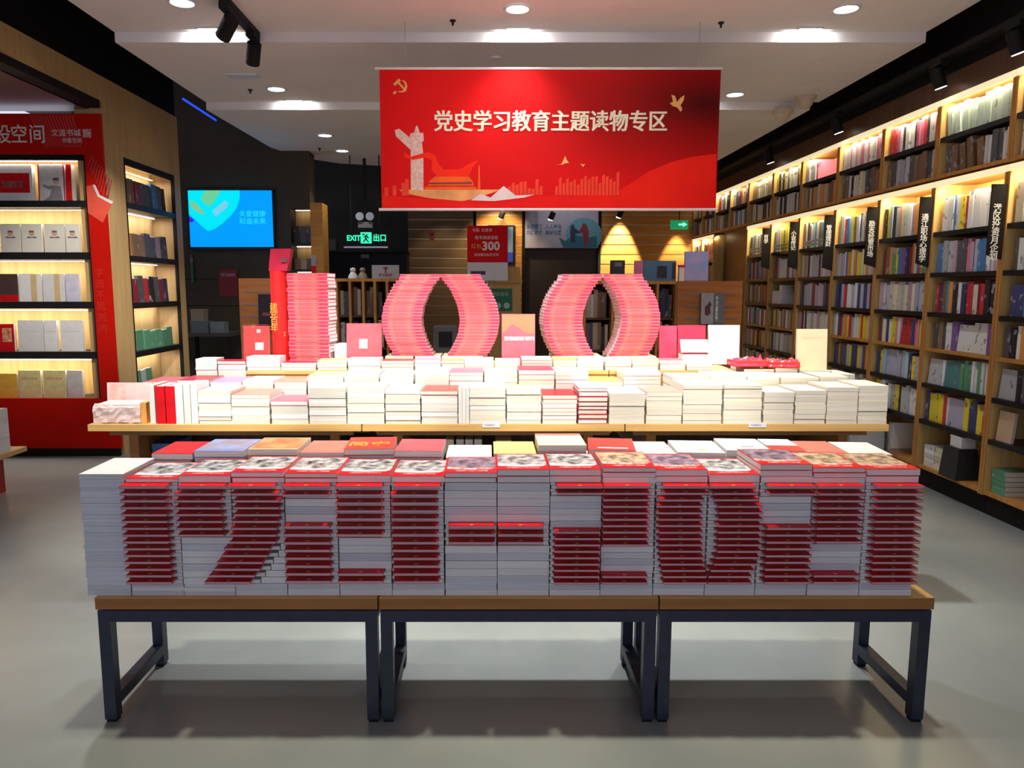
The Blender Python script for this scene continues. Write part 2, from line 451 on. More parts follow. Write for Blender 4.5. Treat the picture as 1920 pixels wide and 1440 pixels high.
# ------------------------------------------------------------------ the hanging banner
BNY = 5.46
bl, bt = onY(711, 130, BNY); br, _ = onY(1352, 130, BNY); _, bb = onY(1000, 391, BNY)
ban = thing('hanging_banner', 'large red banner hung from the ceiling over the display table', 'banner', ((bl + br) / 2, BNY, bb))
W_, H_ = br - bl, bt - bb
bm = mat('banner_print', (.62, .012, .012), .55, spec=.08)
nt = bm.node_tree; b = nt.nodes['Principled BSDF']
tc = nt.nodes.new('ShaderNodeTexCoord'); sp = nt.nodes.new('ShaderNodeSeparateXYZ'); nt.links.new(tc.outputs['Generated'], sp.inputs[0])
mp = nt.nodes.new('ShaderNodeMapping'); mp.inputs['Location'].default_value = (-.93 * 1.2, 0, -.70 * 1.0); mp.inputs['Scale'].default_value = (1.05, 0, 1.15)
mp.inputs['Location'].default_value = (-.96 * 1.05, 0, -.76 * 1.15)
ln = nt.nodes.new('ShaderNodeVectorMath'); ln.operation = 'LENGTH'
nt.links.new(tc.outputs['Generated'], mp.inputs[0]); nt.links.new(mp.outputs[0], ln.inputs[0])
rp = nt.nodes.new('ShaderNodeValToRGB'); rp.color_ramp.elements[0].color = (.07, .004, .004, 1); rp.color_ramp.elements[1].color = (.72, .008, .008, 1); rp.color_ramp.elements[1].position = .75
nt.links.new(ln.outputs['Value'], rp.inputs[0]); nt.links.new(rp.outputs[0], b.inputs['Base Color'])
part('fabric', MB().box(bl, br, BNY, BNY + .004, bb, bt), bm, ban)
rail_m = mat('white_rail', (.78, .76, .74), .4, vary=.04)
part('top_rail', MB().cyl((bl - .03, BNY + .002, bt + .006), (br + .01, BNY + .002, bt + .006), .009, n=10), rail_m, ban)
part('bottom_rail', MB().cyl((bl - .02, BNY + .002, bb - .007), (br + .01, BNY + .002, bb - .007), .010, n=10), rail_m, ban)
wire_m = mat('wire', (.35, .33, .32), .4, metal=.8, vary=.1)
for px, hx_ in ((760, .0), (1310, .0)):
    x = onY(px, 128, BNY)[0]
    part('wire', MB().cyl((x, BNY + .002, bt + .012), (x, BNY + .002, 3.40), .0016, n=6), wire_m, ban)


def bz(zx, zy):  # a point of the banner, from its enlarged picture
    px, py = 700 + zx / 2.909, 110 + zy / 2.909
    return bl + (px - 711) / (1352 - 711) * W_, bt - (py - 130) / (391 - 130) * H_


def bart(name, polys, m, lift=.0015):
    mb = MB()
    for i, pl in enumerate(polys if name == 'pillar_picture' or name == 'emblem' else polys): mb.prism([bz(*p) for p in pl], lambda a, c, d, e=lift + (.0003 * (i % 5) if len(polys) < 6 else 0): (a, BNY - e + d, c), lift * .6)
    return part(name, mb, m, ban)


gold2_m = mat('banner_gold', (.78, .42, .10), .45, vary=.08)
for dx_ in (-.0026, .0026):
    text('lettering', '党史学习教育主题读物专区', .152, (bz(970, 0)[0] + dx_, BNY - .003 - dx_ * .05, bz(0, 345)[1]), mat('banner_ivory', (.86, .80, .56), .5, vary=.03), ban, bold=.0016, sx=.912)
cx, cy = 150, 148
arc = [(cx + 34 * math.cos(a), cy + 34 * math.sin(a)) for a in [math.radians(g) for g in range(-75, 130, 15)]]
arc2 = [(cx - 5 + 26 * math.cos(a), cy - 2 + 30 * math.sin(a)) for a in [math.radians(g) for g in range(115, -75, -15)]]
bart('emblem', [arc + arc2, [(118, 172), (126, 180), (112, 194), (104, 186)], [(128, 128), (136, 120), (180, 172), (172, 178)], [(106, 138), (138, 108), (150, 118), (118, 146)]], gold2_m)
bart('dove', [[(1630, 195), (1650, 200), (1662, 235), (1680, 210), (1702, 196), (1698, 225), (1682, 250), (1692, 272), (1684, 286), (1662, 262), (1640, 256), (1622, 240), (1640, 232)]], gold2_m)
bart('dove', [[(1003, 575), (1030, 572), (1042, 552), (1052, 526), (1060, 545), (1074, 566), (1056, 566), (1040, 574)]], gold2_m)
bart('dove', [[(1136, 566), (1148, 574), (1164, 570), (1152, 588)]], gold2_m)
stone_m = mat('banner_stone', (.80, .52, .42), .5, vary=.2, scale=40)
bart('pillar_picture', [[(196, 715), (198, 500), (206, 430), (258, 430), (268, 520), (266, 715)], [(192, 430), (198, 402), (268, 400), (272, 440), (262, 452), (206, 450)], [(216, 402), (230, 362), (238, 362), (250, 402)], [(205, 500), (118, 420), (112, 385), (136, 378), (206, 436)]], stone_m)
scar_m = mat('banner_scarlet', (.95, .03, .01), .5, vary=.06, spec=.08)
bart('ribbon', [[(158, 505), (200, 530), (290, 505), (330, 520), (350, 570), (380, 602), (470, 600), (520, 570), (575, 548), (540, 590), (520, 640), (340, 640), (310, 600), (316, 552), (280, 535), (210, 548), (165, 535)]], scar_m, .0022)
bart('gate_picture', [[(292, 690), (300, 664), (330, 640), (520, 640), (540, 664), (548, 690)], [(270, 712), (276, 696), (556, 696), (566, 712)], [(568, 712), (573, 580), (579, 580), (584, 712)]], mat('banner_vermilion', (.92, .13, .02), .5, vary=.08, spec=.08))
bart('gate_lintel', [[(296, 674), (536, 670), (536, 680), (296, 682)]], mat('banner_maroon', (.16, .01, .01), .5, vary=.1), .0024)
sky = []
Rb = random.Random(3)
for x in range(735, 930, 22):
    h = Rb.uniform(30, 95); sky.append([(x, 742), (x, 742 - h), (x + 18, 742 - h - 6), (x + 18, 742)])
for x in range(1000, 1360, 20):
    h = Rb.uniform(30, 90) + (x - 1000) * .12; sky.append([(x, 742), (x, 742 - h), (x + 15, 742 - h - 8), (x + 15, 742)])
for x, h in ((50, 45), (95, 55), (145, 70), (165, 92)): sky.append([(x, 745), (x, 745 - h), (x + 20, 745 - h), (x + 20, 745)])
bart('skyline', sky, mat('banner_coral', (.90, .07, .035), .5, vary=.15, spec=.08))
bart('hill', [[(530, 772), (585, 735), (640, 756), (712, 692), (780, 745), (885, 740), (830, 756), (660, 776)]], mat('banner_pale', (.85, .70, .66), .5, vary=.08), .0026)
bart('gold_glow', [[(130, 712), (700, 712), (660, 726), (560, 760), (480, 776), (300, 760), (150, 730)]], mat('banner_amber', (.86, .36, .10), .5, vary=.25, scale=6), .0012)
bart('red_wave', [[(1330, 735), (1400, 690), (1520, 610), (1640, 560), (1760, 530), (1890, 515), (1890, 818), (36, 818), (36, 742), (300, 768), (900, 748)]], mat('banner_wave', (.92, .022, .010), .55, col2=(.80, .010, .012), scale=2, spec=.08), .0008)
# ------------------------------------------------------------------ three low tables in a row
TZ, TY = .473, 2.475
tx = [onY(178, 1130, TY)[0], onY(709, 1130, TY)[0], onY(1236, 1130, TY)[0], onY(1752, 1130, TY)[0]]
for k in range(3):
    a, c = tx[k] + (.003 if k else 0), tx[k + 1] - (.003 if k < 2 else 0)
    t = thing('low_table', ['low wood topped table with navy steel legs, left of three', 'low wood topped table with navy steel legs, middle of three', 'low wood topped table with navy steel legs, right of three'][k], 'table', ((a + c) / 2, TY + .26, 0), group='low tables set in a row')
    tp = MB().box(a, c, TY, TY + .50, TZ - .043, TZ - .002); part('tabletop', tp, tab_m, t)
    part('veneer', MB().box(a, c, TY, TY + .50, TZ - .002, TZ), tabtop_m, t)
    s = .042; z1 = TZ - .05
    for lx in (a + .003, c - s - .003):
        for ly in (TY + .006, TY + .40):
            lg = part('leg', MB().box(lx, lx + s, ly, ly + s, .012, z1 - s), metal_m, t)
            part('foot_pad', MB().box(lx + .004, lx + s - .004, ly + .004, ly + s - .004, 0, .012), black_m, lg)
        part('lower_rail', MB().box(lx, lx + s, TY + .006 + s, TY + .40, .055, .055 + s), metal_m, t)
        part('side_rail', MB().box(lx, lx + s, TY + .006 + s, TY + .40, z1 - s, z1), metal_m, t)
    part('front_rail', MB().box(a + .003, c - .003, TY + .006, TY + .006 + s, z1 - s, z1), metal_m, t)
    part('back_rail', MB().box(a + .003, c - .003, TY + .40, TY + .40 + s, z1 - s, z1), metal_m, t)
    part('support_strip', MB().box(a + .02, c - .02, TY + .03, TY + .46, z1, TZ - .043), black_m, t)

# ------------------------------------------------------------------ sixteen stacks spelling 1921-2021
FY = 2.497; PRO = .044
pm_bounce = page('z', (.52, .39, .42))  # red bounce and shade between jutting books, mixed into the page tone
edges = [163.5, 247, 345.5, 442.5, 540, 637.5, 736, 834.5, 932, 1029.5, 1125, 1224, 1320.5, 1415, 1512, 1609.5, 1708]
tops = [888, 897, 891, 885, 887, 890, 892, 886, 880, 879, 876, 880, 889, 870, 877, 879]
sx = [onY(e, 1110, FY)[0] for e in edges]
zA, zB = onY(914, 905, FY)[1], onY(914, 1094, FY)[1]
K = .00045
SN = ['plain white stack ending the row', 'stack of the opening figure one', 'left stack of the figure nine', 'right stack of the figure nine', 'left stack of the two before the dash', 'right stack of the two before the dash',
      'stack of the one before the dash', 'left stack of the dash', 'right stack of the dash', 'left stack of the two after the dash', 'right stack of the two after the dash', 'left stack of the figure zero',
      'right stack of the figure zero', 'left stack of the two after the zero', 'right stack of the two after the zero', 'stack of the closing figure one']
NR = [0, 15, 15, 15, 13, 13, 13, 13, 13, 16, 16, 16, 16, 15, 15, 15]


def rset(*ab): return {i for a, b in ab for i in range(a, b + 1)}


RED = {1: rset((0, 14)), 2: rset((0, 7)), 3: rset((0, 14)), 4: rset((0, 1), (5, 12)), 5: rset((0, 6), (11, 12)), 6: rset((0, 12)), 7: rset((5, 7)), 8: rset((5, 7)),
       9: rset((0, 1), (7, 15)), 10: rset((0, 9), (14, 15)), 11: rset((0, 15)), 12: rset((0, 15)), 13: rset((0, 1), (6, 14)), 14: rset((0, 8), (13, 14)), 15: rset((0, 14))}
SH = {1: [5, 4, 3, 4, 5, 4, 3, 5, 6, 7, 8, 8, 9, 11, 12], 2: [30, 10, 2, 2, 6, 10, 8, 18], 3: [0, 27, 44, 39, 44, 27, 18, 10, 6, -43, -61, -100, -123, -167, -205], 4: [10] * 13, 5: [5] * 13, 6: [35, 10, 12, 12, 12, 12, 12, 14, 14, 18, 20, 20, 22],
      7: [36] * 13, 8: [4] * 13, 9: [45, 47] + [30] * 14, 10: [4, 4, 3] + [0] * 13, 11: [46, 44, 15, 5, 7, 9, 12, 14, 16, 18, 22, 28, 35, 44, 55, 60], 12: [0, 15, 26, 56, 62, 64, 62, 60, 60, 62, 62, 50, 38, 15, 0, 0],
      13: [42, 45] + [36] * 13, 14: [10] * 15, 15: [48, 49, 46, 46, 45, 44, 46, 45, 46, 46, 44, 45, 46, 46, 48]}
pm_w = page('z', P_white); pm_g = page('z', P_grey)
REST = MB()      # what lies hidden or barely shows between and behind the counted paperbacks
emb = MB()
st5 = [(math.sin(PI * k / 5) * (.009 if k % 2 == 0 else .004), math.cos(PI * k / 5) * (.009 if k % 2 == 0 else .004)) for k in range(10)]
emb.prism(st5, lambda a, c, d: (a, c + .013, d), .0005)
EMB = emb.mesh('emblem', gold_m)
photo_m = [mat('photo_grey', (.62, .61, .62), .45, col2=(.02, .02, .03), scale=30, spec=.3), mat('photo_sepia', (.70, .52, .32), .45, col2=(.12, .07, .06), scale=30, spec=.3), mat('photo_violet', (.36, .26, .34), .45, col2=(.04, .03, .06), scale=30, spec=.3)]
mist_m = mat('print_mist', (.82, .80, .80), .45, vary=.05)
smear_m = mat('print_lettering', (.86, .72, .66), .5, col2=(.62, .06, .07), scale=60, stretch=(1, .4, 1))
n_front = 0
PG = 'paperbacks stacked to spell dates on the low tables'
for k in range(16):
    a, c = sx[k], sx[k + 1]; cx = (a + c) / 2; wd = c - a - .003
    zt = onY((edges[k] + edges[k + 1]) / 2 + (PX - (edges[k] + edges[k + 1]) / 2) * 0, tops[k], FY)[1]
    dep = .245
    if k == 0:
        n = 21; h = (zt - TZ) / n
        for i in range(n):
            top = i == 0
            book('white_booklet', (wd - .002, dep, h - .0012), 2, '+y', pm_g, wcover_m, (cx + R.uniform(-.002, .002), FY + R.uniform(-.003, .003), zt - (i + 1) * h), 'white booklet, ' + (nthtop(i + 1)) + ' in the plain white stack ending the low table', 'white booklets in the end stack')
        continue
    n = NR[k]; p = (zA - zB) / n
    nt_ = max(1, round((zt - zA) / .021)); ht = (zt - zA) / nt_
    nb = 2 if k not in (1, 2) else 3; hb = (zB - TZ) / nb
    idx = 0

    def lab(kind): return '%s, %s, %s' % (kind, nthtop(idx), SN[k])
    for i in range(nt_):
        idx += 1
        sh = R.uniform(-.003, .003)
        o = book('paperback_book', (wd, dep, ht - .0009), 2, '-x' if k < 9 else '+x', pm_w, red_m if i == 0 else (red_m if i % 2 else wcover_m), (cx + sh, FY + R.uniform(-.002, .002), zt - (i + 1) * ht),
                 lab('red paperback with a photographed cover' if i == 0 else 'flush paperback'), PG, ct=.0016 if i == 0 else .0012)
        if i == 0:
            pz = ht - .0009
            pic = 0 if k < 10 else (2 if k in (11, 13) else (0 if k == 12 else 1))
            if k == 7: pic = 2
            q = link('cover_picture', MB().prism([(-wd / 2 + .004, dep * .36), (-wd / 2 + .05, dep * .30), (0, dep * .27), (wd / 2 - .06, dep * .32), (wd / 2 - .004, dep * .30), (wd / 2 - .004, dep - .012), (-wd / 2 + .004, dep - .012)], lambda u, v, d: (u, v, pz + d), .0004).mesh('cover_picture', photo_m[pic]), o)
            link('cover_mist', MB().prism([(-wd / 2 + .004, dep * .22), (0, dep * .18), (wd / 2 - .02, dep * .21), (wd / 2 - .004, dep * .30), (wd / 2 - .06, dep * .33), (0, dep * .28), (-wd / 2 + .004, dep * .37)], lambda u, v, d: (u, v, pz + d), .0003).mesh('cover_mist', mist_m if pic == 0 else smear_m), o)
            link('title_line', MB().box(-wd * .3, wd * .32, dep * .10, dep * .14, pz, pz + .0003).mesh('title_line', smear_m), o)
        n_front += 1
    for r in range(n):
        z = zA - (r + 1) * p; idx += 1
        if r in RED[k]:
            s = SH[k][r] * K; wr = .150 if k in (11, 12) else .157
            hp = p * .40
            lx = a + s + wr / 2
            o = book('paperback_book', (wr, dep, hp - .0006), 2, '+x' if k > 8 else '-x', pm_bounce, red_m, (lx, FY - PRO + R.uniform(-.0015, .0015), z + p - hp), lab('red paperback jutting out'), PG, rot=(0, 0, R.uniform(-.003, .003)), ct=.0013)
            link('emblem', EMB, o, (0, 0, hp - .0006))
            so = min(0, s) if s < -.01 else 0
            REST.box(a + so + .004, c + so - .004, FY + R.uniform(0, .002), FY + dep, z + .0008, z + p - hp - .0008)
            if so: REST.box(c + so, c - .003, FY, FY + dep, z + .001, z + p - .001)
            elif s > .0: REST.box(a + .0005, a + s - .0025, FY + .001, FY + dep, z + p - hp + .0005, z + p - .0008) if s > .004 else None
            if s >= 0 and c - (a + s + wr) > .009: REST.box(a + s + wr + .0025, c - .003, FY + .001, FY + dep, z + p - hp + .0005, z + p - .0008)
        else:
            cut = 0
            if k == 2 and SH[3][r] < 0: cut = -SH[3][r] * K
            book('paperback_book', (wd - cut, dep, p - .0019), 2, '+y', pm_w if (r % 3) else pm_g, wcover_m, (cx - cut / 2 + R.uniform(-.001, .001), FY + R.uniform(-.002, .002), z), lab('flush white paperback'), PG)
        n_front += 1
    for i in range(nb):
        idx += 1
        book('paperback_book', (wd, dep, hb - .001), 2, '+y', pm_w if i % 2 else pm_g, wcover_m, (cx + R.uniform(-.001, .001), FY + R.uniform(-.002, .002), zB - (i + 1) * hb), lab('flush white paperback'), PG)
        n_front += 1

# back row on the low tables: the topmost books show
BYR = FY + dep + .012
BK = [(283, 360, 851, 'red_m', None, 'red book half hidden behind the white booklet stack', 0), (362, 457, 846, 'blue', 'photo_blue', 'blue picture album lying behind the figure nine', 0), (459, 560, 843, 'tan', 'photo_gold', 'tan and red picture album beside the blue album', 0),
      (562, 645, 849, 'coral', None, 'coral red book behind the two before the dash', 0), (645, 737, 842, 'red2', 'GOLD', 'scarlet book with gold lettering, angled, in the back row', .06), (739, 828, 846, 'rose', None, 'plain rose pink book behind the one before the dash', -.02),
      (836, 922, 858, 'white', None, 'white book with pink band in the back row by the dash', 0), (926, 1006, 851, 'yellow', None, 'plain yellow book lying behind the dash', 0), (1010, 1100, 835, 'creamtop', 'ORANGE', 'cream book with orange top edge, highest in the back row', 0),
      (1104, 1192, 844, 'red2', 'LINE', 'scarlet book with one white title line in the back row', -.12), (1196, 1268, 851, 'blush', None, 'blush white book behind the zero', -.03), (1272, 1360, 849, 'white', 'SEAL', 'white book with a small orange seal behind the zero', -.07),
      (1364, 1446, 845, 'white', 'INK', 'white book with a small grey mark in the back row', -.08), (1452, 1512, 846, 'white', 'REDBAND', 'white and red book tilted at the back of the low tables', -.08), (1514, 1592, 850, 'coral', None, 'coral pink book behind the two after the zero', -.05), (1596, 1672, 852, 'white', None, 'plain white book at the far corner of the low tables', -.08)]
CV = {'red_m': red_m, 'blue': cover('blue', (.24, .30, .62)), 'tan': cover('tan', (.60, .40, .20)), 'coral': cover('coral', (.74, .20, .15)), 'red2': red2_m, 'rose': cover('rose_plain', (.60, .10, .12)), 'white': wcover_m, 'yellow': yellow_m,
      'creamtop': cream_m, 'blush': cover('blush', (.82, .60, .55)), 'purple': cover('purple', (.42, .22, .50))}
photo_blue = mat('photo_blue', (.30, .36, .66), .45, col2=(.34, .22, .14), scale=14); photo_gold = mat('photo_gold', (.52, .34, .12), .45, col2=(.42, .10, .05), scale=16)
for (xa, xb, py, cn, deco, lb, rz) in BK:
    x0, z0 = onY(xa, py, BYR); x1, _ = onY(xb, py, BYR); d = .225; h = .024
    o = book('large_paperback', (min(x1 - x0, .19), d, h), 2, '-x', pm_w, CV[cn], ((x0 + x1) / 2, BYR + .003, z0 - h), lb, 'books lying along the back of the low tables', rot=(0, 0, rz), ct=.0016)
    b2 = book('large_paperback', (min(x1 - x0, .188), d, h), 2, '-x', pm_w, CV[cn], ((x0 + x1) / 2, BYR + .004, z0 - 2 * h - .001), 'second copy beneath the ' + lb, 'books lying along the back of the low tables', rot=(0, 0, rz), ct=.0016) if lb.find('half hidden') < 0 else None
    w2 = min(x1 - x0, .19) / 2
    if deco in ('photo_blue', 'photo_gold'):
        link('cover_picture', MB().box(-w2 + .005, w2 - .005, .03, d - .01, h, h + .0004).mesh('cover_picture', photo_blue if deco == 'photo_blue' else photo_gold), o)
    elif deco == 'GOLD':
        q = text('title', '简史', .085, (0, 0, 0), gold_m, None, (0, 0, 0), bold=.0016); q.parent = o; q.location = (-.005, .085, h + .0006)
    elif deco:
        m = {'ORANGE': CV['coral'], 'LINE': mist_m, 'SEAL': mat('seal_orange', (.80, .42, .12), .5, vary=.1), 'INK': mat('ink_grey', (.25, .27, .30), .5, vary=.1), 'REDBAND': red2_m}[deco]
        q = {'ORANGE': (-w2, w2, d * .82, d), 'LINE': (-w2 * .6, w2 * .7, .03, .045), 'SEAL': (-.01, .03, .035, .055), 'INK': (-.01, .035, .06, .08), 'REDBAND': (-w2, w2, .0, .10)}[deco]
        link('cover_print', MB().box(*q, h, h + .0004).mesh('cover_print', m), o)
    zz = z0 - 2 * h - .002 if b2 else z0 - h - .001
    xx0, xx1 = (x0 + x1) / 2 - w2 * .90, (x0 + x1) / 2 + w2 * .90
    nn = max(1, int((zz - TZ) / .024)); hh = (zz - TZ) / nn
    for i in range(nn): REST.box(xx0, xx1, BYR + .005, BYR + d - .004, TZ + .001 + i * hh, TZ + (i + 1) * hh - .001)
o = tag(link('paperback_rest', REST.mesh('paperback_rest', pm_w)), 'page edges of paperbacks packed between and behind the jutting red ones', 'books'); o['kind'] = 'stuff'
# ------------------------------------------------------------------ the long display island: three tables, a riser
MY, MZ, MD = 3.75, .852, 1.15
mx = [onY(163, 797, MY)[0], onY(678, 797, MY)[0], onY(1172, 797, MY)[0], onY(1668, 797, MY)[0]]
inner_m = wood('oak_dark', (.30, .16, .065), (.22, .11, .045), 'x')  # darker oak for the aprons and cupboard insides
for k in range(3):
    a, c = mx[k] + .003, mx[k + 1] - .003
    t = thing('display_table', ['wooden display table with open cupboards below, left of three', 'wooden display table with open cupboards below, middle of three', 'wooden display table with open cupboards below, right of three'][k], 'table', ((a + c) / 2, MY + MD / 2, 0), group='display tables forming the long island')
    part('tabletop', MB().box(a, c, MY, MY + MD, MZ - .034, MZ), tabtop_m, t)
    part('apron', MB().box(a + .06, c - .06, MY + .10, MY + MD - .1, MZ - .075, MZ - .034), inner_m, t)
    for lx in (a + .14, c - .14 - .05): part('side_panel', MB().box(lx, lx + .05, MY + .14, MY + MD - .1, .06, MZ - .075), tab_m, t)
    part('back_panel', MB().box(a + .19, c - .19, MY + .62, MY + .64, .06, MZ - .075), dkwood_m, t)
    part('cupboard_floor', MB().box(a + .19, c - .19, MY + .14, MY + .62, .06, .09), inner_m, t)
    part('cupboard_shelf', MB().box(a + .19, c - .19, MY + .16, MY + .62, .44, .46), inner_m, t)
    part('plinth', MB().box(a + .16, c - .16, MY + .18, MY + MD - .14, 0, .06), black_m, t)
RZ, RY = 1.072, 4.28
for k in range(3):
    a, c = onY(461, 690, RY)[0] if k == 0 else mx[k] + .003, mx[k + 1] - (.62 if k == 2 else .003)
    t = thing('table_riser', ['low wooden riser on the left display table', 'low wooden riser on the middle display table', 'low wooden riser on the right display table'][k], 'riser', ((a + c) / 2, RY + .3, MZ), group='risers along the display island')
    part('riser_top', MB().box(a, c, RY, MY + MD, RZ - .02, RZ), tabtop_m, t)
    part('front_panel', MB().box(a, c, RY + .01, RY + .03, MZ, RZ - .02), tabtop_m, t)
    part('end_panel', MB().box(a, a + .02, RY + .03, MY + MD - .01, MZ, RZ - .02), tab_m, t); part('end_panel', MB().box(c - .02, c, RY + .03, MY + MD - .01, MZ, RZ - .02), tab_m, t)
for px, lb in ((921, 'small white price tag on the middle display table edge'), (1420, 'small white price tag on the right display table edge')):
    x, z = onY(px, 797, MY)
    t = thing('price_tag', lb, 'tag', (x, MY - .003, z - .012), group='price tags on the table edge')
    part('card', MB().box(x - .045, x + .045, MY - .003, MY - .0004, z - .012, z + .014), white_m, t)
    part('bar_print', MB().box(x - .035, x + .02, MY - .0038, MY - .003, z - .004, z + .006), mat('print_grey', (.2, .2, .22), .5, col2=(.7, .7, .7), scale=120), t)
# things in the cupboards under the island
g1 = 'boxes in the cupboards under the island'
for x0, x1, yt, m, lb in ((285, 325, 832, mat('carton_blue', (.07, .16, .38), .5, vary=.1), 'blue box in the cupboard of the left display table'), (675, 738, 812, mat('carton_slate', (.16, .19, .22), .5, vary=.1), 'slate grey box straddling two cupboards under the island'),
                          (1115, 1160, 812, mat('carton_slate', (.16, .19, .22)), 'dark grey box under the end of the middle display table'), (836, 850, 824, cream_m, 'cream box in the middle cupboard'), (930, 958, 826, cream_m, 'tan box at the right of the middle cupboard')):
    if x0 in (675, 1115): yy = MY + .10; base = .0
    else: yy = MY + .26; base = .46
    a, z = onY(x0, yt, yy); c, _ = onY(x1, yt, yy)
    if x0 == 675: a, c = mx[1] - .135, mx[1] + .135
    if x0 == 1115: a, c = mx[2] - .13, mx[2] + .02
    if base == 0: z = .74
    t = thing('storage_box', lb, 'box', ((a + c) / 2, yy, base), group=g1)
    base += .001
    part('carton', MB().box(a, c, yy, yy + .25, base, z - .03), m, t); part('box_lid', MB().box(a - .002, c + .002, yy - .002, yy + .252, z - .03, z), m, t)
for i, px in enumerate((862, 879, 896)):
    a, z = onY(px, 824, MY + .26)
    t = thing('white_box', ['white box with red dot, first of three, in the middle cupboard', 'white box with red dot, second of three, in the middle cupboard', 'white box with red dot, third of three, in the middle cupboard'][i], 'box', (a, MY + .26, .46), group=g1)
    part('carton', MB().box(a - .02, a + .022, MY + .26, MY + .46, .461, z), mat('carton_pale', (.62, .60, .58), .5, vary=.05), t)
    part('red_dot', MB().cyl((a, MY + .2595, z - .05), (a, MY + .2588, z - .05), .01), red_m, t)

# ------------------------------------------------------------------ stacks on the island
pm_c = page('z', P_cream); FILL = MB()
COV = dict(CV, red=red_m, cream=cream_m, gold=cover('mustard', (.58, .42, .14)), lilac=cover('lilac', (.62, .60, .80)), pink=pink_m, orange=cover('orange', (.76, .34, .08)), maroon=cover('maroon', (.36, .03, .05)))
n_mid = 0
WORD = {'white': 'white', 'cream': 'cream', 'red': 'red', 'yellow': 'yellow', 'pink': 'pink', 'coral': 'coral', 'blush': 'blush', 'gold': 'mustard', 'lilac': 'lilac', 'purple': 'purple', 'orange': 'orange', 'rose': 'rose', 'maroon': 'maroon', 'red2': 'scarlet'}


def pile(xa, xb, yt, yf, zb, row, no, topc, rest, h=.022, d=.235, tone=None, show=99, hang=0.0, spine='+y', hard=False):
    """one stack between two columns of the picture, its top front edge at row YT, its front at depth YF"""
    global n_mid
    a, zt = onY(xa, yt, yf); c, _ = onY(xb, yt, yf); wd = c - a - .002
    zb += .0012; n = max(1, round((zt - zb) / h)); hh = (zt - zb) / n
    hs = [hh * R.uniform(.75, 1.25) for _ in range(n)]; q = (zt - zb) / sum(hs); hs = [v * q for v in hs]
    z = zt
    for i in range(n):
        z -= hs[i]
        cn = topc if i == 0 else rest[i % len(rest)]
        jx, jy = R.uniform(-.0015, .0015), R.uniform(-.003, .004)
        if i < show:
            book('display_paperback', (wd, d, hs[i] - .0007), 2, spine, tone or (pm_c if (no + i) % 3 else pm_w), COV[cn], ((a + c) / 2 + jx, yf + jy, z), '%s book, %s, %s stack of %s' % (WORD[cn], nthtop(i + 1), nth(no), row), 'paperbacks stacked on the display island', ct=.0022 if hard else .0013, hang=.002 if hard else 0)
            n_mid += 1
        else: FILL.box((a + c) / 2 - wd / 2, (a + c) / 2 + wd / 2, yf + .003, yf + d, z, z + hs[i] - .0008)


A, B, Cr = 'the island front row', 'the island second row', 'the island riser row'
rowA = [(370, 432, 733, 'white', ['white']), (433, 505, 740, 'coral', ['white', 'blush']), (508, 577, 752, 'pink', ['white']), (578, 648, 727, 'white', ['white']), (650, 720, 727, 'blush', ['cream', 'white']), (722, 788, 731, 'white', ['blush', 'cream']),
        (790, 858, 733, 'red2', ['white']), (880, 948, 728, 'white', ['cream']), (950, 1015, 732, 'yellow', ['white', 'cream']), (1018, 1082, 741, 'red', ['white', 'red']), (1085, 1140, 727, 'lilac', ['red', 'red', 'red']), (1143, 1210, 737, 'blush', ['cream']),
        (1213, 1280, 735, 'coral', ['cream']), (1282, 1355, 722, 'cream', ['cream']), (1358, 1430, 722, 'cream', ['cream']), (1433, 1490, 735, 'cream', ['cream']), (1492, 1550, 732, 'cream', ['cream']), (1552, 1610, 726, 'cream', ['cream']), (1612, 1667, 723, 'cream', ['cream'])]
for i, (xa, xb, yt, tc_, rs) in enumerate(rowA):
    pile(xa, xb, yt, MY + .015, MZ, A, i + 1, tc_, rs, h=.0225, hard=(i == 10), d=.24, tone=pm_c if i > 10 else None)
rowB = [(268, 330, 716, 'pink', ['white', 'blush']), (332, 392, 713, 'maroon', ['pink', 'white']), (394, 452, 716, 'purple', ['white']), (454, 512, 714, 'blush', ['white']), (514, 574, 716, 'coral', ['white']), (576, 643, 705, 'yellow', ['white']), (645, 710, 700, 'white', ['white', 'cream']), (712, 775, 703, 'blush', ['coral', 'white']),
        (778, 842, 696, 'lilac', ['blush', 'white']), (843, 906, 698, 'pink', ['blush', 'cream']), (908, 970, 699, 'white', ['cream']), (973, 1040, 694, 'maroon', ['yellow', 'red2', 'yellow']), (1042, 1104, 697, 'blush', ['pink', 'blush']), (1106, 1168, 716, 'orange', ['white']),
        (1171, 1240, 698, 'blush', ['pink', 'blush']), (1262, 1330, 708, 'cream', ['cream']), (1332, 1400, 704, 'cream', ['cream']), (1402, 1462, 706, 'cream', ['cream']), (1464, 1535, 708, 'cream', ['cream']), (1538, 1590, 706, 'cream', ['cream'])]
for i, (xa, xb, yt, tc_, rs) in enumerate(rowB):
    pile(xa, xb, yt, MY + .272, MZ, B, i + 1, tc_, rs, h=.024, d=.24, show=4)
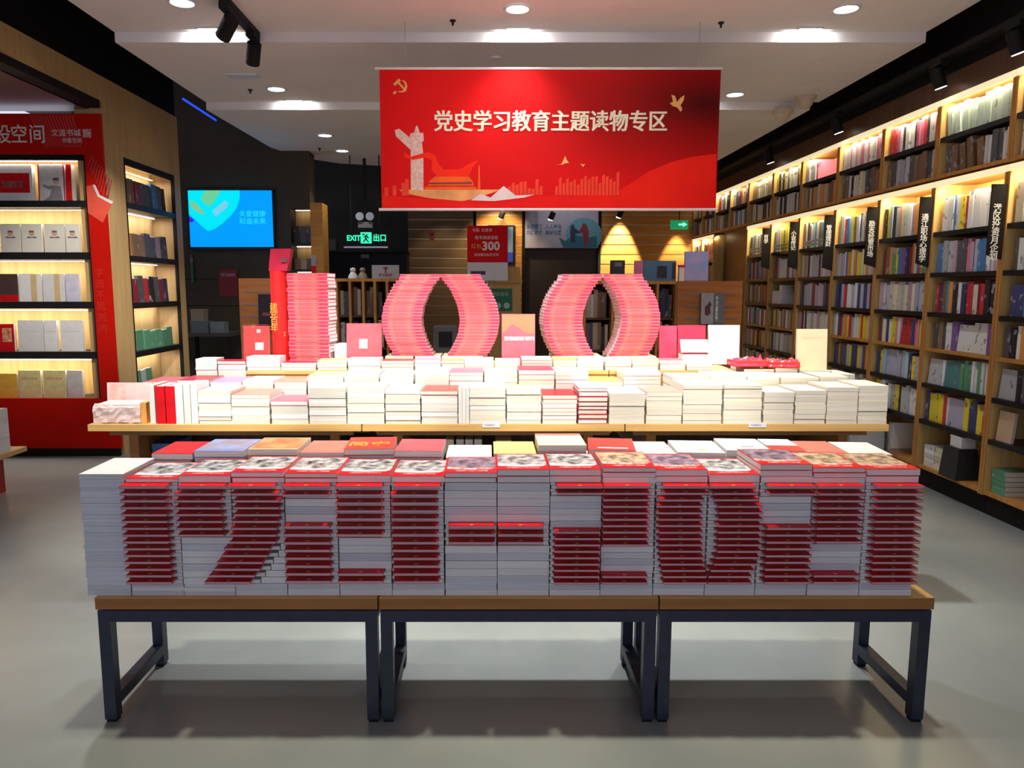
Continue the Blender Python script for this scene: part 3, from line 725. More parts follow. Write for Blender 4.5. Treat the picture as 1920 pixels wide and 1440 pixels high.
rowC = [(366, 406, 673, 'white', ['lilac', 'white']), (408, 460, 677, 'red', ['white']), (462, 525, 669, 'white', ['white']), (527, 592, 680, 'maroon', ['white']), (595, 650, 675, 'gold', ['gold']), (652, 713, 673, 'white', ['white']), (715, 775, 676, 'red2', ['cream', 'cream']),
        (778, 826, 674, 'purple', ['lilac', 'white']), (828, 870, 676, 'orange', ['cream']), (872, 926, 673, 'cream', ['cream']), (928, 975, 675, 'cream', ['cream']), (978, 1035, 671, 'lilac', ['cream', 'red2']), (1038, 1081, 675, 'orange', ['cream']), (1083, 1132, 672, 'white', ['cream']), (1135, 1184, 673, 'cream', ['cream']),
        (1186, 1235, 672, 'yellow', ['cream', 'yellow']), (1238, 1285, 675, 'pink', ['white']), (1288, 1335, 677, 'white', ['pink', 'white'])]
for i, (xa, xb, yt, tc_, rs) in enumerate(rowC):
    x_, z_ = onY(xa, yt, RY + .015)
    if xa < 461: pile(xa, xb, yt, RY + .015 - .0, MZ, Cr, i + 1, tc_, rs, h=.02, d=.125, show=3)
    else: pile(xa, xb, yt, RY + .015, RZ, Cr, i + 1, tc_, rs, h=.02, d=.125, show=4)
# far right of the second tier: cream stacks under the standing cream book
for i, (xa, xb, yt) in enumerate(((1395, 1452, 692), (1454, 1496, 690), (1498, 1560, 695), (1562, 1604, 702))):
    pile(xa, xb, yt, MY + .53, MZ, 'the island rear cream row', i + 1, 'cream', ['cream'], h=.024, d=.24, show=2)
# second stacks that carry the figures
for i, (xa, xb) in enumerate(((722, 775), (778, 826), (828, 905), (1035, 1082), (1085, 1130), (1140, 1230))):
    pile(xa, xb, 668, RY + .20, RZ, 'the hidden row under the zeros', i + 1, 'cream', ['cream', 'white'], h=.022, d=.23, show=1)
o = tag(link('display_paperback_rest', FILL.mesh('display_paperback_rest', pm_c)), 'lower paperbacks of the rear stacks, packed behind the front rows', 'books'); o['kind'] = 'stuff'

# books standing on end at the left of the front row
px_ = page('x', P_white)
for xa, xb, yt, cn, nm in ((278, 288, 722, 'cream', 'thin cream book standing on end, first of the upright row'), (290, 307, 724, 'red', 'bright red book standing on end, first of the red pair'), (308.5, 326, 724, 'red', 'bright red book standing on end, second of the red pair'),
                           (327, 341, 722, 'white', 'white book standing on end beside the red pair'), (342.5, 355, 720, 'cream', 'cream book standing on end, between two white ones'), (356, 368, 720, 'white', 'white book standing on end, last before the stacks'),
                           (859.5, 866, 727, 'white', 'thin white book wedged upright, first between middle stacks'), (866.5, 873, 727, 'cream', 'thin cream book wedged upright, middle one between stacks'), (873.5, 879.5, 727, 'white', 'thin white book wedged upright, last between middle stacks')):
    a, zt = onY(xa, yt, MY + .02); c, _ = onY(xb, yt, MY + .02)
    book('upright_book', (c - a, .17, zt - MZ - .001), 0, '-y' if cn == 'red' else '+y', px_, COV[cn], ((a + c) / 2, MY + .02 + R.uniform(0, .004), MZ), nm, 'books standing on end in the front row', ct=.0016, hang=.001)
# shrink-wrapped set and the pink book behind it
a, z = onY(172, 757, MY + .03); c, _ = onY(274, 757, MY + .03)
wrap_m = mat('cling_film', (.78, .62, .56), .12, col2=(.62, .45, .42), scale=9, coat=.6)
t = thing('wrapped_book_set', 'pale book set sealed in shiny film at the table corner', 'book set', ((a + c) / 2, MY + .03, MZ))
part('book_block', MB().box(a + .01, c - .036, MY + .04, MY + .20, MZ + .004, z - .006), COV['blush'], t)
part('orange_end', MB().box(c - .034, c - .004, MY + .036, MY + .20, MZ + .002, z + .004), COV['orange'], t)
wr = MB(); N = 14
Rw = random.Random(5)
for i in range(N + 1):
    for j in range(6): wr.v.append((a + (c - .036 - a) * i / N, MY + .034 + Rw.uniform(-.004, .004) + (.02 if j == 5 else 0), MZ + .003 + (z - MZ) * j / 5.2 + Rw.uniform(-.003, .003)))
for i in range(N):
    for j in range(5): b = i * 6 + j; wr.f.append((b, b + 6, b + 7, b + 1)); wr.m.append(0)
part('film_wrap', wr, wrap_m, t)


def standing(name, xa, xb, yt, y, zb, th, m, label, group=None, lean=-.10, yaw=0.0, pm=None, deco=(), hard=True):
    a, zt = onY(xa, yt, y); c, _ = onY(xb, yt, y); h = (zt - zb) / math.cos(lean); wd = c - a
    o = book(name, (wd, th, h), 1, '-x', pm or page('y', P_white), m, ((a + c) / 2, y, zb + .0008 + th * math.sin(abs(lean))), label, group, rot=(lean, 0, yaw), ct=.002, hang=.002 if hard else 0)
    for nm, u0, u1, v0, v1, dm in deco:
        link(nm, MB().box(-wd / 2 + wd * u0, -wd / 2 + wd * u1, -.0005, 0, h * v0, h * v1).mesh(nm, dm), o)
    return o, wd, h


SG = 'books standing up for display on the island'
peach_m = mat('print_peach', (.84, .62, .52), .5, col2=(.80, .34, .28), scale=14)
standing('display_book', 198, 283, 719, MY + .225, MZ, .02, COV['blush'], 'pale pink book standing behind the wrapped set', SG, -.08, deco=(('cover_picture', .05, .40, .05, .95, peach_m),))
TYd = 4.47
ivory_m = mat('print_ivory', (.86, .78, .70), .5, vary=.05)
# red gift tube with slanted cap, at the figure one
a, _ = onY(505, 600, TYd); c, _ = onY(537, 600, TYd); _, zt = onY(520, 508, TYd); zb = RZ
t = thing('gift_tube', 'tall scarlet presentation box with gold lettering beside the figure one', 'gift box', ((a + c) / 2, TYd + .05, zb))
tube_m = cover('tube_red', (.80, .02, .02), .3)
cxt, rt = (a + c) / 2, (c - a) / 2
part('tube_body', MB().prism([(cxt + rt * math.cos(g) * (1 if abs(math.cos(g)) < .75 else .98), TYd + .05 + rt * math.sin(g)) for g in [PI * 2 * i / 20 for i in range(20)]], lambda u, v, d: (u, v, zb + d), zt - zb), tube_m, t)
text('gold_lettering', '建\n党\n百\n年', .05, (cxt - .022, TYd + .05 - rt - .001, zb + .30), gold_m, t, line=.85)
text('seal_lettering', '红', .03, (cxt + .03, TYd + .05 - rt * .80, zb + .20), gold_m, t)
_, ztop = onY(520, 466, TYd)
cap = MB(); e1, e2 = onY(503, 500, TYd)[0], onY(544, 470, TYd)[0]
cap.hexa([(e1 - .005, TYd + .02, zt + .001), (e2 - .02, TYd - .01, zt + .001), (e2 - .03, TYd + .10, zt + .001), (e1, TYd + .10, zt + .001), (e1 + .008, TYd + .03, ztop), (e2 + .004, TYd, ztop), (e2 - .005, TYd + .1, ztop), (e1 + .02, TYd + .10, ztop)])
t2 = solo('red_folder', cap, mat('folder_crimson', (.42, .02, .05), .25, vary=.15), 'crimson slanted box balanced on top of the scarlet presentation box', 'box')
ink_m = mat('print_ink', (.10, .02, .03), .5, vary=.1)
link('ink_mark', MB().box(.012, .052, -.058, -.055, .05, .075).mesh('ink_mark', ink_m), t2)
# plastic wrapped red book
o, wd, h = standing('display_book', 455, 502, 613, TYd - .03, RZ, .03, red2_m, 'scarlet book in crinkled clear film standing by the scarlet tube', SG, -.10, .05,
                    deco=(('title_print', .45, .78, .42, .60, ivory_m), ('seal_print', .52, .66, .84, .92, ivory_m)))
fm = MB(); Rw = random.Random(8)
film_m = bpy.data.materials.new('clear_film'); film_m.use_nodes = True
nt = film_m.node_tree; pb = nt.nodes['Principled BSDF']; pb.inputs['Base Color'].default_value = (.5, .12, .16, 1); pb.inputs['Roughness'].default_value = .06; pb.inputs['Alpha'].default_value = .16; pb.inputs['Specular IOR Level'].default_value = 1.0
for i in range(9):
    for j in range(12): fm.v.append((-wd / 2 - .006 + (wd + .012) * i / 8, -.008 + Rw.uniform(-.007, .004), -.002 + (h + .012) * j / 11))
for i in range(8):
    for j in range(11): b = i * 12 + j; fm.f.append((b, b + 12, b + 13, b + 1)); fm.m.append(0)
link('film_wrap', fm.mesh('film_wrap', film_m), o)
standing('display_book', 648, 714, 608, TYd, RZ, .022, COV['rose'], 'rose pink book with small white title standing right of the figure one', SG, -.13, deco=(('title_print', .36, .60, .42, .64, mat('print_seal', (.84, .70, .68), .5, col2=(.74, .22, .24), scale=90)),))
o, wd, h = standing('display_book', 941, 1004, 590, TYd - .01, RZ, .022, pink_m, 'pink book with mountain picture and white title standing between the zeros', SG, -.11)
link('cover_picture', MB().prism([(-wd / 2 + .003, h * .62), (-wd * .2, h * .80), (0, h * .74), (wd * .2, h * .64), (wd / 2 - .003, h * .62), (wd / 2 - .003, h - .004), (-wd / 2 + .003, h - .004)], lambda u, v, d: (u, -.0006 + d, v), .0005).mesh('cover_picture', mat('print_sunset', (.60, .16, .07), .5, vary=.15)), o)
link('title_print', MB().box(-wd * .42, wd * .48, -.0008, 0, h * .50, h * .57).mesh('title_print', mat('print_title', (.84, .80, .80), .5, col2=(.50, .14, .16), scale=90, stretch=(1, 1, .3))), o)
standing('display_book', 1238, 1271, 612, TYd + .14, RZ, .022, cover('cerise', (.72, .06, .12)), 'cerise book standing right of the second zero', SG, -.10)
standing('display_book', 1273, 1325, 611, TYd + .14, RZ, .022, cover('cerise2', (.66, .04, .09)), 'cerise book standing behind the small white book', SG, -.10)
standing('display_book', 1279, 1330, 640, TYd - .03, onY(1300, 664, TYd - .045)[1] + .002, .016, wcover_m, 'small white book propped before the cerise books', SG, -.5, deco=(('title_print', .4, .9, .5, .6, ivory_m),))
pile(1280, 1329, 664, TYd - .045, RZ, 'the low pile under the propped book', 1, 'maroon', ['white'], h=.024, d=.12)
standing('display_book', 1331, 1388, 611, TYd + .14, RZ, .03, wcover_m, 'large plain white book standing beside the cerise books', SG, -.10, -.10)
standing('display_book', 1498, 1554, 618, 4.30, onY(1520, 695, 4.30)[1], .022, cream_m, 'cream book with small gold title standing on the cream stacks', SG, -.08, -.03, deco=(('title_print', .17, .85, .77, .81, mat('print_tan', (.62, .48, .24), .5, col2=(.80, .70, .46), scale=80)),))
a, z = onY(627, 646, TYd + .02); c, _ = onY(651, 646, TYd + .02)
for i in range(4): book('display_paperback', (c - a, .16, (z - RZ) / 4 - .001), 2, '+y', pm_w, wcover_m, ((a + c) / 2, TYd + .02, z - (i + 1) * (z - RZ) / 4), 'small white book, %s, pile beside the figure one' % nthtop(i + 1), 'paperbacks stacked on the display island')
# red parcels in film
Rw = random.Random(12)
film2 = mat('film_red', (.78, .03, .06), .15, col2=(.70, .06, .14), scale=12, coat=.8)
for k, (xa, xb, yt, yb, lb, rz) in enumerate(((1378, 1442, 668, 692, 'scarlet book in glossy film lying by the large white book', .06), (1440, 1502, 670, 694, 'scarlet book in glossy film lying by the standing cream book', -.10))):
    y = 4.27; a, z1 = onY(xa, yt, y); c, z0 = onY(xb, yb, y)
    z0 += .012; t = thing('wrapped_book', lb, 'book', ((a + c) / 2, y, z0), (0, 0, rz), group='red books sealed in film')
    wd = c - a; th = (z1 - z0)
    link('book_block', MB().box(-wd / 2 + .01, wd / 2 - .01, .004, .15, 0, th * .55).mesh('book_block', red2_m), t)
    fm = MB(); n, m_ = 10, 6
    for i in range(n + 1):
        for j in range(m_ + 1):
            u, v = i / n, j / m_; e = min(u, 1 - u, v, 1 - v)
            fm.v.append((-wd / 2 + wd * u, .16 * v - .004, th * .58 + (Rw.uniform(-.2, .7) * th * .4 if e > 0 else -th * .45) + (th * .4 if k == 0 and i == n - 1 and j == 3 else 0)))
    for i in range(n):
        for j in range(m_): b = i * (m_ + 1) + j; fm.f.append((b, b + m_ + 1, b + m_ + 2, b + 1)); fm.m.append(0)
    link('film_wrap', fm.mesh('film_wrap', film2), t)

# ------------------------------------------------------------------ the figures 100 built of red books
figs_m = cover('figure_red', (.60, .05, .09), .32, .10)
EDGE[figs_m] = cover('figure_lit_edge', (.76, .27, .31), .4)  # paler boards: light caught by the cover edges, put into their colour
fig_pg = page('z', (.80, .74, .70))
FG = 'red books stacked into the figures of a hundred'
gold_band = mat('spine_gold', (.74, .20, .13), .4, col2=(.66, .06, .085), scale=38, stretch=(1, 1, .2), rnd=.2)


def figure_book(loc, wd, th, rz, label):
    o = book('spine_out_book', (wd, .165, th - .0006), 2, '-y', fig_pg, figs_m, loc, label, FG, rot=(0, 0, rz), ct=.0022, hang=.0015)
    key = 'band%d' % round(th * 1e4)
    if key not in GEO:
        GEO[key] = MB().box(-.085, .07, -.0005, .0003, th * .25, th * .75).mesh('spine_print', gold_band)
    link('spine_print', GEO[key], o)


y1 = 4.475; a, _ = onY(541, 600, y1); c, zt = onY(600, 512, y1); c = onY(603, 600, y1)[0]
wd1 = onY(601, 600, y1)[0] - onY(540, 600, y1)[0]
n1 = 26; h1 = (zt - RZ - 0) / n1
xa1, xb1 = onY(540, 600, y1)[0], onY(603, 600, y1)[0]
# the figure one: spines to the viewer, turned a little so its page ends show
xc1 = (onY(538, 600, y1)[0] + onY(618, 600, y1)[0]) / 2
for i in range(n1):
    figure_book((xc1 + R.uniform(-.004, .004), y1 + R.uniform(-.003, .004), zt - (i + 1) * h1), .25, h1, -.10, 'red book lying spine out, %s, in the figure one' % nthtop(i + 1))
y0_ = 4.49; n0 = 26
z0b = onY(800, 668, RY + .20)[1]
_, z0t = onY(826, 514, y0_); h0 = (z0t - z0b) / n0
half = .243
for f, (pc, pl, pr) in enumerate(((826, 'first zero', 0), (1129, 'second zero', 0))):
    xc = onY(pc, 590, y0_)[0]
    for sgn, nm in ((-1, 'left half'), (1, 'right half')):
        for i in range(n0):
            u = (i + .5) / n0
            off = .104 * math.sin(PI * min(1, max(0, (u - .05) / .99))) ** .8 + .014 * u
            x = xc + sgn * (half / 2 + .002 + off)
            figure_book((x + R.uniform(-.002, .002), y0_ + R.uniform(-.003, .004), z0t - (i + 1) * h0), half - .002, h0, .0 if f == 0 else .09, 'red book lying spine out, %s, %s of the %s' % (nthtop(i + 1), nm, pl))
# ------------------------------------------------------------------ bookcases along the right wall
BX = 3.40
BAYS = [4.15, 4.97, 5.78, 6.57, 7.39, 8.23, 9.04, 9.87]
FARB = [9.87, 10.62, 11.30, 11.95, 12.48]
LV = [1.97, 1.665, 1.365, 1.09, .815, .53, .17]
UP = [2.665, 2.395]
led_m = mat('led_strip', (1, .9, .66), .4, emit=5.5, ecol=(1, .80, .46))
BAYN = ['nearest', 'second', 'third', 'fourth', 'fifth', 'sixth', 'seventh', 'eighth', 'ninth', 'tenth', 'eleventh']


def case_shell(t, y0, y1, z0, z1, boards, woodz):
    D = 3.71; s = .024
    for ya, nm in ((y0, 'side_panel'), (y1 - s, 'side_panel')):
        part(nm, MB().box(BX + .004, D, ya, ya + s, z0, z1), caseI_m, t)
        part('edge_strip', MB().box(BX, BX + .004, ya, ya + s, z0, z1), caseL_m, t)
    part('back_panel', MB().box(D, D + .015, y0, y1, z0, z1), caseI_m, t)
    part('top_board', MB().box(BX, D, y0 + s, y1 - s, z1 - .02, z1), caseL_m, t)
    for z in boards:
        m = caseL_m if z in woodz else shelfblk_m
        part('shelf', MB().box(BX + .006, D, y0 + s, y1 - s, z - .034 if m is shelfblk_m else z - .024, z), m, t)
    part('led_strip', MB().box(BX + .012, BX + .034, y0 + s, y1 - s, z1 - .028, z1 - .02), led_m, t)
    part('light_rail', MB().box(BX - .004, BX + .006, y0 + .002, y1 - .002, z1 - .040, z1 + .004), mat('rail_glow', (.80, .70, .48), .4, emit=.75, ecol=(1, .84, .50)), t)  # cream front rail, given a glow of its own


allb = list(zip(BAYS[:-1], BAYS[1:]))
farb = list(zip(FARB[:-1], FARB[1:]))
for k, (a, b_) in enumerate(allb):
    t = thing('wall_bookcase', 'tall wooden wall bookcase with black shelves, %s bay from the viewer' % BAYN[k], 'bookcase', (3.55, (a + b_) / 2, 0), group='wall bookcases')
    case_shell(t, a + .002, b_ - .002, .14, 2.345, LV, (1.09, .17))
    part('kick_board', MB().box(BX + .05, 3.7, a + .002, b_ - .002, 0, .14), black_m, t)
for k, (a, b_) in enumerate(farb[2:]):
    t = thing('wall_bookcase', 'tall wooden wall bookcase beyond the dark recess, %s' % ['nearer one', 'farther one'][k], 'bookcase', (3.55, (a + b_) / 2, 0), group='wall bookcases')
    case_shell(t, a + .002, b_ - .002, .14, 2.345, LV, (1.09, .17))
    part('kick_board', MB().box(BX + .05, 3.7, a + .002, b_ - .002, 0, .14), black_m, t)
for k, (a, b_) in enumerate(allb + farb):
    t = thing('overhead_bookcase', 'wooden overhead book cabinet with one black shelf, %s from the viewer' % BAYN[k], 'bookcase', (3.55, (a + b_) / 2, 2.37), group='overhead cabinets along the wall')
    case_shell(t, a + .002, b_ - .002, 2.37, 2.94, UP, (2.395,))
    area((BX + .03, (a + b_) / 2, 2.905), (0, math.radians(-38), 0), .05, .7, 3.8, (1, .84, .56)) if k < 9 else None
for a, b_ in allb + farb[2:]:
    area((BX + .03, (a + b_) / 2, 2.31), (0, math.radians(-32), 0), .05, .7, 6.2, (1, .84, .56))

PAL = {'w': ('white', (.80, .80, .79)), 'c': ('cream', (.74, .68, .52)), 'k': ('black', (.025, .025, .03)), 'n': ('navy', (.05, .06, .17)), 'b': ('blue', (.08, .24, .52)), 'l': ('light blue', (.42, .62, .72)), 'r': ('red', (.60, .04, .05)), 'd': ('dark red', (.24, .03, .05)),
       'o': ('orange', (.74, .30, .08)), 'y': ('yellow', (.80, .64, .05)), 'g': ('green', (.12, .34, .20)), 't': ('teal', (.10, .28, .30)), 'p': ('purple', (.24, .12, .36)), 'm': ('mauve', (.52, .38, .46)), 's': ('silver grey', (.48, .49, .52)), 'h': ('brown', (.24, .14, .08)),
       'q': ('pale mint', (.56, .70, .62)), 'e': ('charcoal', (.10, .10, .11)), 'i': ('pink', (.74, .22, .36)), 'v': ('lavender', (.46, .46, .60)), 'a': ('tan', (.52, .38, .24))}


def spine_mat(c):
    nm = 'spine_' + PAL[c][0].replace(' ', '_')
    if nm in MATS: return MATS[nm]
    m = mat(nm, PAL[c][1], .45, spec=.4)
    nt = m.node_tree; b = nt.nodes['Principled BSDF']; tc = nt.nodes.new('ShaderNodeTexCoord')
    oi = nt.nodes.new('ShaderNodeObjectInfo'); ad = nt.nodes.new('ShaderNodeVectorMath'); ad.operation = 'ADD'
    mp = nt.nodes.new('ShaderNodeMapping'); mp.inputs['Scale'].default_value = (24, 0, 14)
    nt.links.new(tc.outputs['Object'], mp.inputs[0]); nt.links.new(mp.outputs[0], ad.inputs[0])
    mu = nt.nodes.new('ShaderNodeMath'); mu.operation = 'MULTIPLY'; mu.inputs[1].default_value = 40; nt.links.new(oi.outputs['Random'], mu.inputs[0])
    nt.links.new(mu.outputs[0], ad.inputs[1])
    nz = nt.nodes.new('ShaderNodeTexNoise'); nz.inputs['Scale'].default_value = 1.0; nz.inputs['Detail'].default_value = 1; nt.links.new(ad.outputs[0], nz.inputs['Vector'])
    rp = nt.nodes.new('ShaderNodeValToRGB'); rp.color_ramp.interpolation = 'CONSTANT'
    lum = sum(PAL[c][1]) / 3
    rp.color_ramp.elements[0].color = (*PAL[c][1], 1); rp.color_ramp.elements[1].position = .66
    rp.color_ramp.elements[1].color = tuple(k * .45 for k in PAL[c][1]) + (1,) if lum > .42 else tuple(k * .5 + .26 for k in PAL[c][1]) + (1,)
    nt.links.new(nz.outputs['Fac'], rp.inputs[0])
    hs = nt.nodes.new('ShaderNodeHueSaturation'); mr = nt.nodes.new('ShaderNodeMapRange'); mr.inputs[3].default_value = .75; mr.inputs[4].default_value = 1.1
    nt.links.new(oi.outputs['Random'], mr.inputs[0]); nt.links.new(mr.outputs[0], hs.inputs['Value']); nt.links.new(rp.outputs[0], hs.inputs['Color'])
    nt.links.new(hs.outputs[0], b.inputs['Base Color'])
    return m


# shelves of each bay, seen from the far end to the near end; width in cm after the colour, F: cover outwards, L: leaning, H: flat pile
SHELF = {
    0: ['e6 w5 r6 w5', 'c5 h6 c6', 'c7 c6 h5 c5', 'e4 w5 w4 r7 k6', 'n6 n5 t4 n6 e4', 'e5 k6 w4 o5 c5', 'Fs15 k5 e6', 'Fa14 Fa14', 'Hg6'],
    1: ['Lq5 Lq6 Lq5 Lq6 q7 q6 q5', 'e6 h7 Lh6 Lh6 Lh7 w3', 'w7 w6 b3 w5 y6 r3 w5 w8 w7 w6 n5', 'b8 s5 s6 m4 e5 e5 i4 m4 v5 b4 b5 w4 w3', 'h4 r3 n4 h4 t4 o4 k5 w4 n5 r7 c5 d4 r4', 'e6 h5 e4 w7 p6 Fw16 Fw16', 'Fs17 w3 Ft18 g4', 'n4 y7 y6 y5 r3 w3 Fv18', 'Hw14 Hc13'],
    2: ['r5 r5 i4 w5 k4 w6', 'h6 e7 s6 s6', 'k4 y5 l4 k4 s5 o3 c5 q5 w5 m4 o7', 'd5 h4 o5 g5 y3 b5 p6 n4 d5 o4 c4 p4', 'm6 w4 v5 c7 c6 c6 s5 c5', 'd4 g3 c5 n4 c4 y6 i3 w4 Fr15', 'n5 y5 l5 Fv16 v6 s6', 'y7 w4 w5 k3 w5 s6', 'Hw9 Hs10 w5'],
    3: ['w6 w6 i3 w6 i3 w7', 'e5 h6 w4 k4 w4 c6 c6', 'a3 w5 r5 b5 l4 y5 h4 w5 n4 w5', 'm4 s4 m4 q3 p5 o4 y4 c3 o4 v3 y8', 'n6 n5 m5 r5 w6 w4 v5 w5', 's4 w4 e4 r4 v4 o6 y4 r4 s5 w4', 'n5 e5 o4 Fe12 s5 y4', 'w5 c4 s4', ''],
    4: ['w5 w6 l4 w5 i4', 'a5 h5 c4 h6 o5', 'h5 w5 k4 h4 w5 l6 t4 w5', 'c5 o5 m5 k4 c5 s5 s5', 'e6 n4 m4 s4 m4 s5 h4 d4', 'm5 d4 c4 k4 w4 c4', 'c5 e4 w5', '', ''],
    5: ['y4 k5 w4 k5 y4 w5', 'c4 w5 k5 k4 w4', 'e3 s5 w5 s4 y9', 'h6 d5 m4 w5 w6 w5', 'Hw20 w8', 'h5 a4 y3 h4 a5 w5', 'a5 k4 s9 w5', '', ''],
    6: ['a6 a8 c7', 'c6 c6 k4', 'k5 s5 t4 s5 c4', 'n6 b5 d4 h4', 'e5 c3 h5 e5 d4', 'w5 d4 t5 m4', 'm5 m5 d4 y3', '', ''],
}
SHN = ['top overhead shelf', 'lower overhead shelf', 'first shelf under the cabinets', 'second shelf under the cabinets', 'third shelf under the cabinets', 'wooden ledge shelf', 'shelf under the wooden ledge', 'second shelf under the ledge', 'bottom shelf']
GAPS = [2.665, 2.395] + LV
HGT = [.235, .225, .275, .245, .245, .225, .225, .24, .27]
n_shelf = 0
SREST, SRM, SRI = MB(), [], {}
Rs = random.Random(21)
pgz = page('x', P_cream)


def rest_mi(m):
    if m.name not in SRI: SRI[m.name] = len(SRM); SRM.append(m)
    return SRI[m.name]


def q4(v): return round(v / .005) * .005


def fill_shelf(bay, a, b_, codes, zb, hmax, shelf, single):
    global n_shelf
    y = b_ - .03 - Rs.uniform(.01, .05); cnt = 0
    toks = codes.split(); base = [t for t in toks if t[0] not in 'FLH'] or ['w5', 's5', 'c5']
    if toks and toks[0][0] != 'H' and codes != SHELF[4][0]: toks += [Rs.choice(base) for _ in range(14)]
    for tk in toks:
        mode = ''
        if tk[0] in 'FLH': mode, tk = tk[0], tk[1:]
        c, wv = tk[0], float(tk[1:]) * .01 * Rs.uniform(.92, 1.08)
        if mode == 'H':
            wv = max(wv, .13)
            nn = 5; hh = hmax * .62 / nn
            if y - wv < a + .03: break
            for i in range(nn):
                cnt += 1
                lbl = '%s flat book, %s of its pile, %s, %s wall bay' % (PAL[c][0], nthtop(i + 1), shelf, BAYN[bay])
                zz = zb + hmax * .62 - (i + 1) * hh
                if single and n_shelf < 300:
                    book('shelf_book', (q4(wv), .19, round(hh - .001, 3)), 2, '-y', page('z', P_cream), spine_mat(c), (BX + .03 + Rs.uniform(0, .01), y - wv / 2, zz + .0005), lbl, 'books on the wall shelves', (0, 0, -PI / 2)); n_shelf += 1
                else: SREST.box(BX + .03, BX + .22, y - wv, y, zz, zz + hh - .001, rest_mi(spine_mat(c)))
            y -= wv + .01; continue
        h = hmax * Rs.uniform(.84, .99); cnt += 1
        if y - wv < a + .028: break
        lbl = '%s book, %s along, %s, %s wall bay' % (PAL[c][0], nth(cnt), shelf, BAYN[bay])
        dpt = .02 if mode == 'F' else .19
        xo = BX + .03 + Rs.uniform(0, .012)
        if single and n_shelf < 300:
            lean = 0
            if mode == 'L': lean = -.16
            if mode == 'F': book('shelf_book', (q4(wv), .02, q4(h)), 1, '-x', page('y', P_cream), spine_mat(c), (xo, y - wv / 2, zb + .002), lbl.replace(' book,', ' book facing out,'), 'books on the wall shelves', (-.08, 0, -PI / 2))
            else: book('shelf_book', (q4(wv) - .001, dpt, q4(h)), 0, '-y', pgz, spine_mat(c), (xo, y - wv / 2 - (.03 if lean else 0), zb + (wv * .12 + .001 if lean else .0005)), lbl, 'books on the wall shelves', (0, lean, -PI / 2))
            n_shelf += 1
        else: SREST.box(xo, xo + dpt, y - wv + .001, y, zb + .0005, zb + h, rest_mi(spine_mat(c)))
        y -= wv + (.034 if mode == 'L' else .0015)


for bay in range(4):
    a, b_ = allb[bay]
    if bay == 0: a = 4.60
    for s in range(9):
        if SHELF[bay][s]: fill_shelf(bay, a, b_, SHELF[bay][s], GAPS[s], HGT[s], SHN[s], True)
for bay in range(3, 7):
    for s in range(6, 9): SHELF[bay][s] = SHELF[bay][s] or 'w5 s5 n4 y5 r4 c5'
for bay in range(4, 7):
    a, b_ = allb[bay]
    for s in range(9):
        if SHELF[bay][s]: fill_shelf(bay, a, b_, SHELF[bay][s], GAPS[s], HGT[s], SHN[s], n_shelf < 300 and s < 6)
for j, (a, b_) in enumerate(farb):
    for s in range(9):
        if s >= 2 and j < 2 or s > 5: continue
        codes = ' '.join(Rs.choice('wwcskhrolbnde') + str(Rs.randint(4, 6)) for _ in range(10))
        fill_shelf(7, a, b_, codes, GAPS[s], HGT[s], SHN[s], False)
o = tag(link('shelf_book_rest', SREST.mesh('shelf_book_rest', SRM)), 'books filling the far bays of the wall shelves', 'books'); o['kind'] = 'stuff'
# a white box and a black bag near the bottom of the shelving, white stacks beside the island
t = thing('white_carton', 'small white box sitting on the black bag in the lowest shelf', 'box', (3.52, 5.06, .17)) if False else None

# black category signs
SGN = ['港区投资月企划', '通江职场心理学', '励志经管市场', '管理理财', '小说传记', '哲学']
for k, yb in enumerate(BAYS[1:7]):
    pxs = [(1855, 1883, 345, 478), (1719, 1748, 369, 494), (1628, 1643, 388, 495), (1549, 1565, 403, 502), (1486, 1498, 416, 500), (1433, 1445, 428, 500)][k]
    yy = yb - .012
    x0, zt = onY(pxs[0], pxs[2], yy); _, zb = onY(pxs[0], pxs[3], yy); x1 = BX - .002; x0 = x1 - .098
    zb2 = zb - .03
    t = thing('category_sign', 'black hanging category sign with white lettering, %s post from the viewer' % BAYN[k], 'sign', (x1, yy, zb2), group='category signs on the bookcase posts')
    part('sign_plate', MB().prism([(x0, zb), (x1, zb2), (x1, zt), (x0, zt)], lambda u, v, d: (u, yy + d, v), .012), black_m, t)
    part('wall_bracket', MB().box(x1 - .012, x1, yy + .012, yy + .02, zt - .08, zt - .02), black_m, t)
    n = len(SGN[k]); H = (zt - zb)
    text('lettering', '\n'.join(SGN[k]), .056, ((x0 + x1) / 2 - .006, yy - .0015, zt - .06 - n * .036), mat('sign_white', (.78, .78, .78), .5, vary=.04), t, line=.93, bold=.0008)

# ------------------------------------------------------------------ left: the red display unit
UY = 6.75
ux, uzt = onY(158, 290, UY); _, uzb = onY(160, 747, UY)
ured = mat('unit_red', (.56, .010, .005), .32, vary=.05, spec=.06)
un = thing('red_display_unit', 'tall red display unit with lit shelves in the left alcove', 'display unit', (-4.6, UY + .2, 0))
part('header_panel', MB().box(-6.6, -3.405, UY, UY + .03, uzt, 3.07), ured, un)
part('side_panel', MB().box(ux, -3.405, UY, UY + .03, .07, uzt), ured, un)
part('plinth_panel', MB().box(-6.6, ux, UY, UY + .03, .07, uzb), ured, un)
part('back_panel', MB().box(-6.6, ux, UY + .30, UY + .32, uzb, uzt), caseI_m, un)
part('side_lining', MB().box(ux - .012, ux, UY + .03, UY + .30, uzb, uzt), caseI_m, un)
part('opening_frame', MB().box(-6.6, ux, UY - .004, UY + .03, uzt - .045, uzt).box(ux - .010, ux, UY - .004, UY + .03, uzb, uzt - .045), black_m, un)
lamp_m = mat('shelf_lamp', (1, .93, .85), .4, emit=6, ecol=(1, .90, .80))
ulv = []
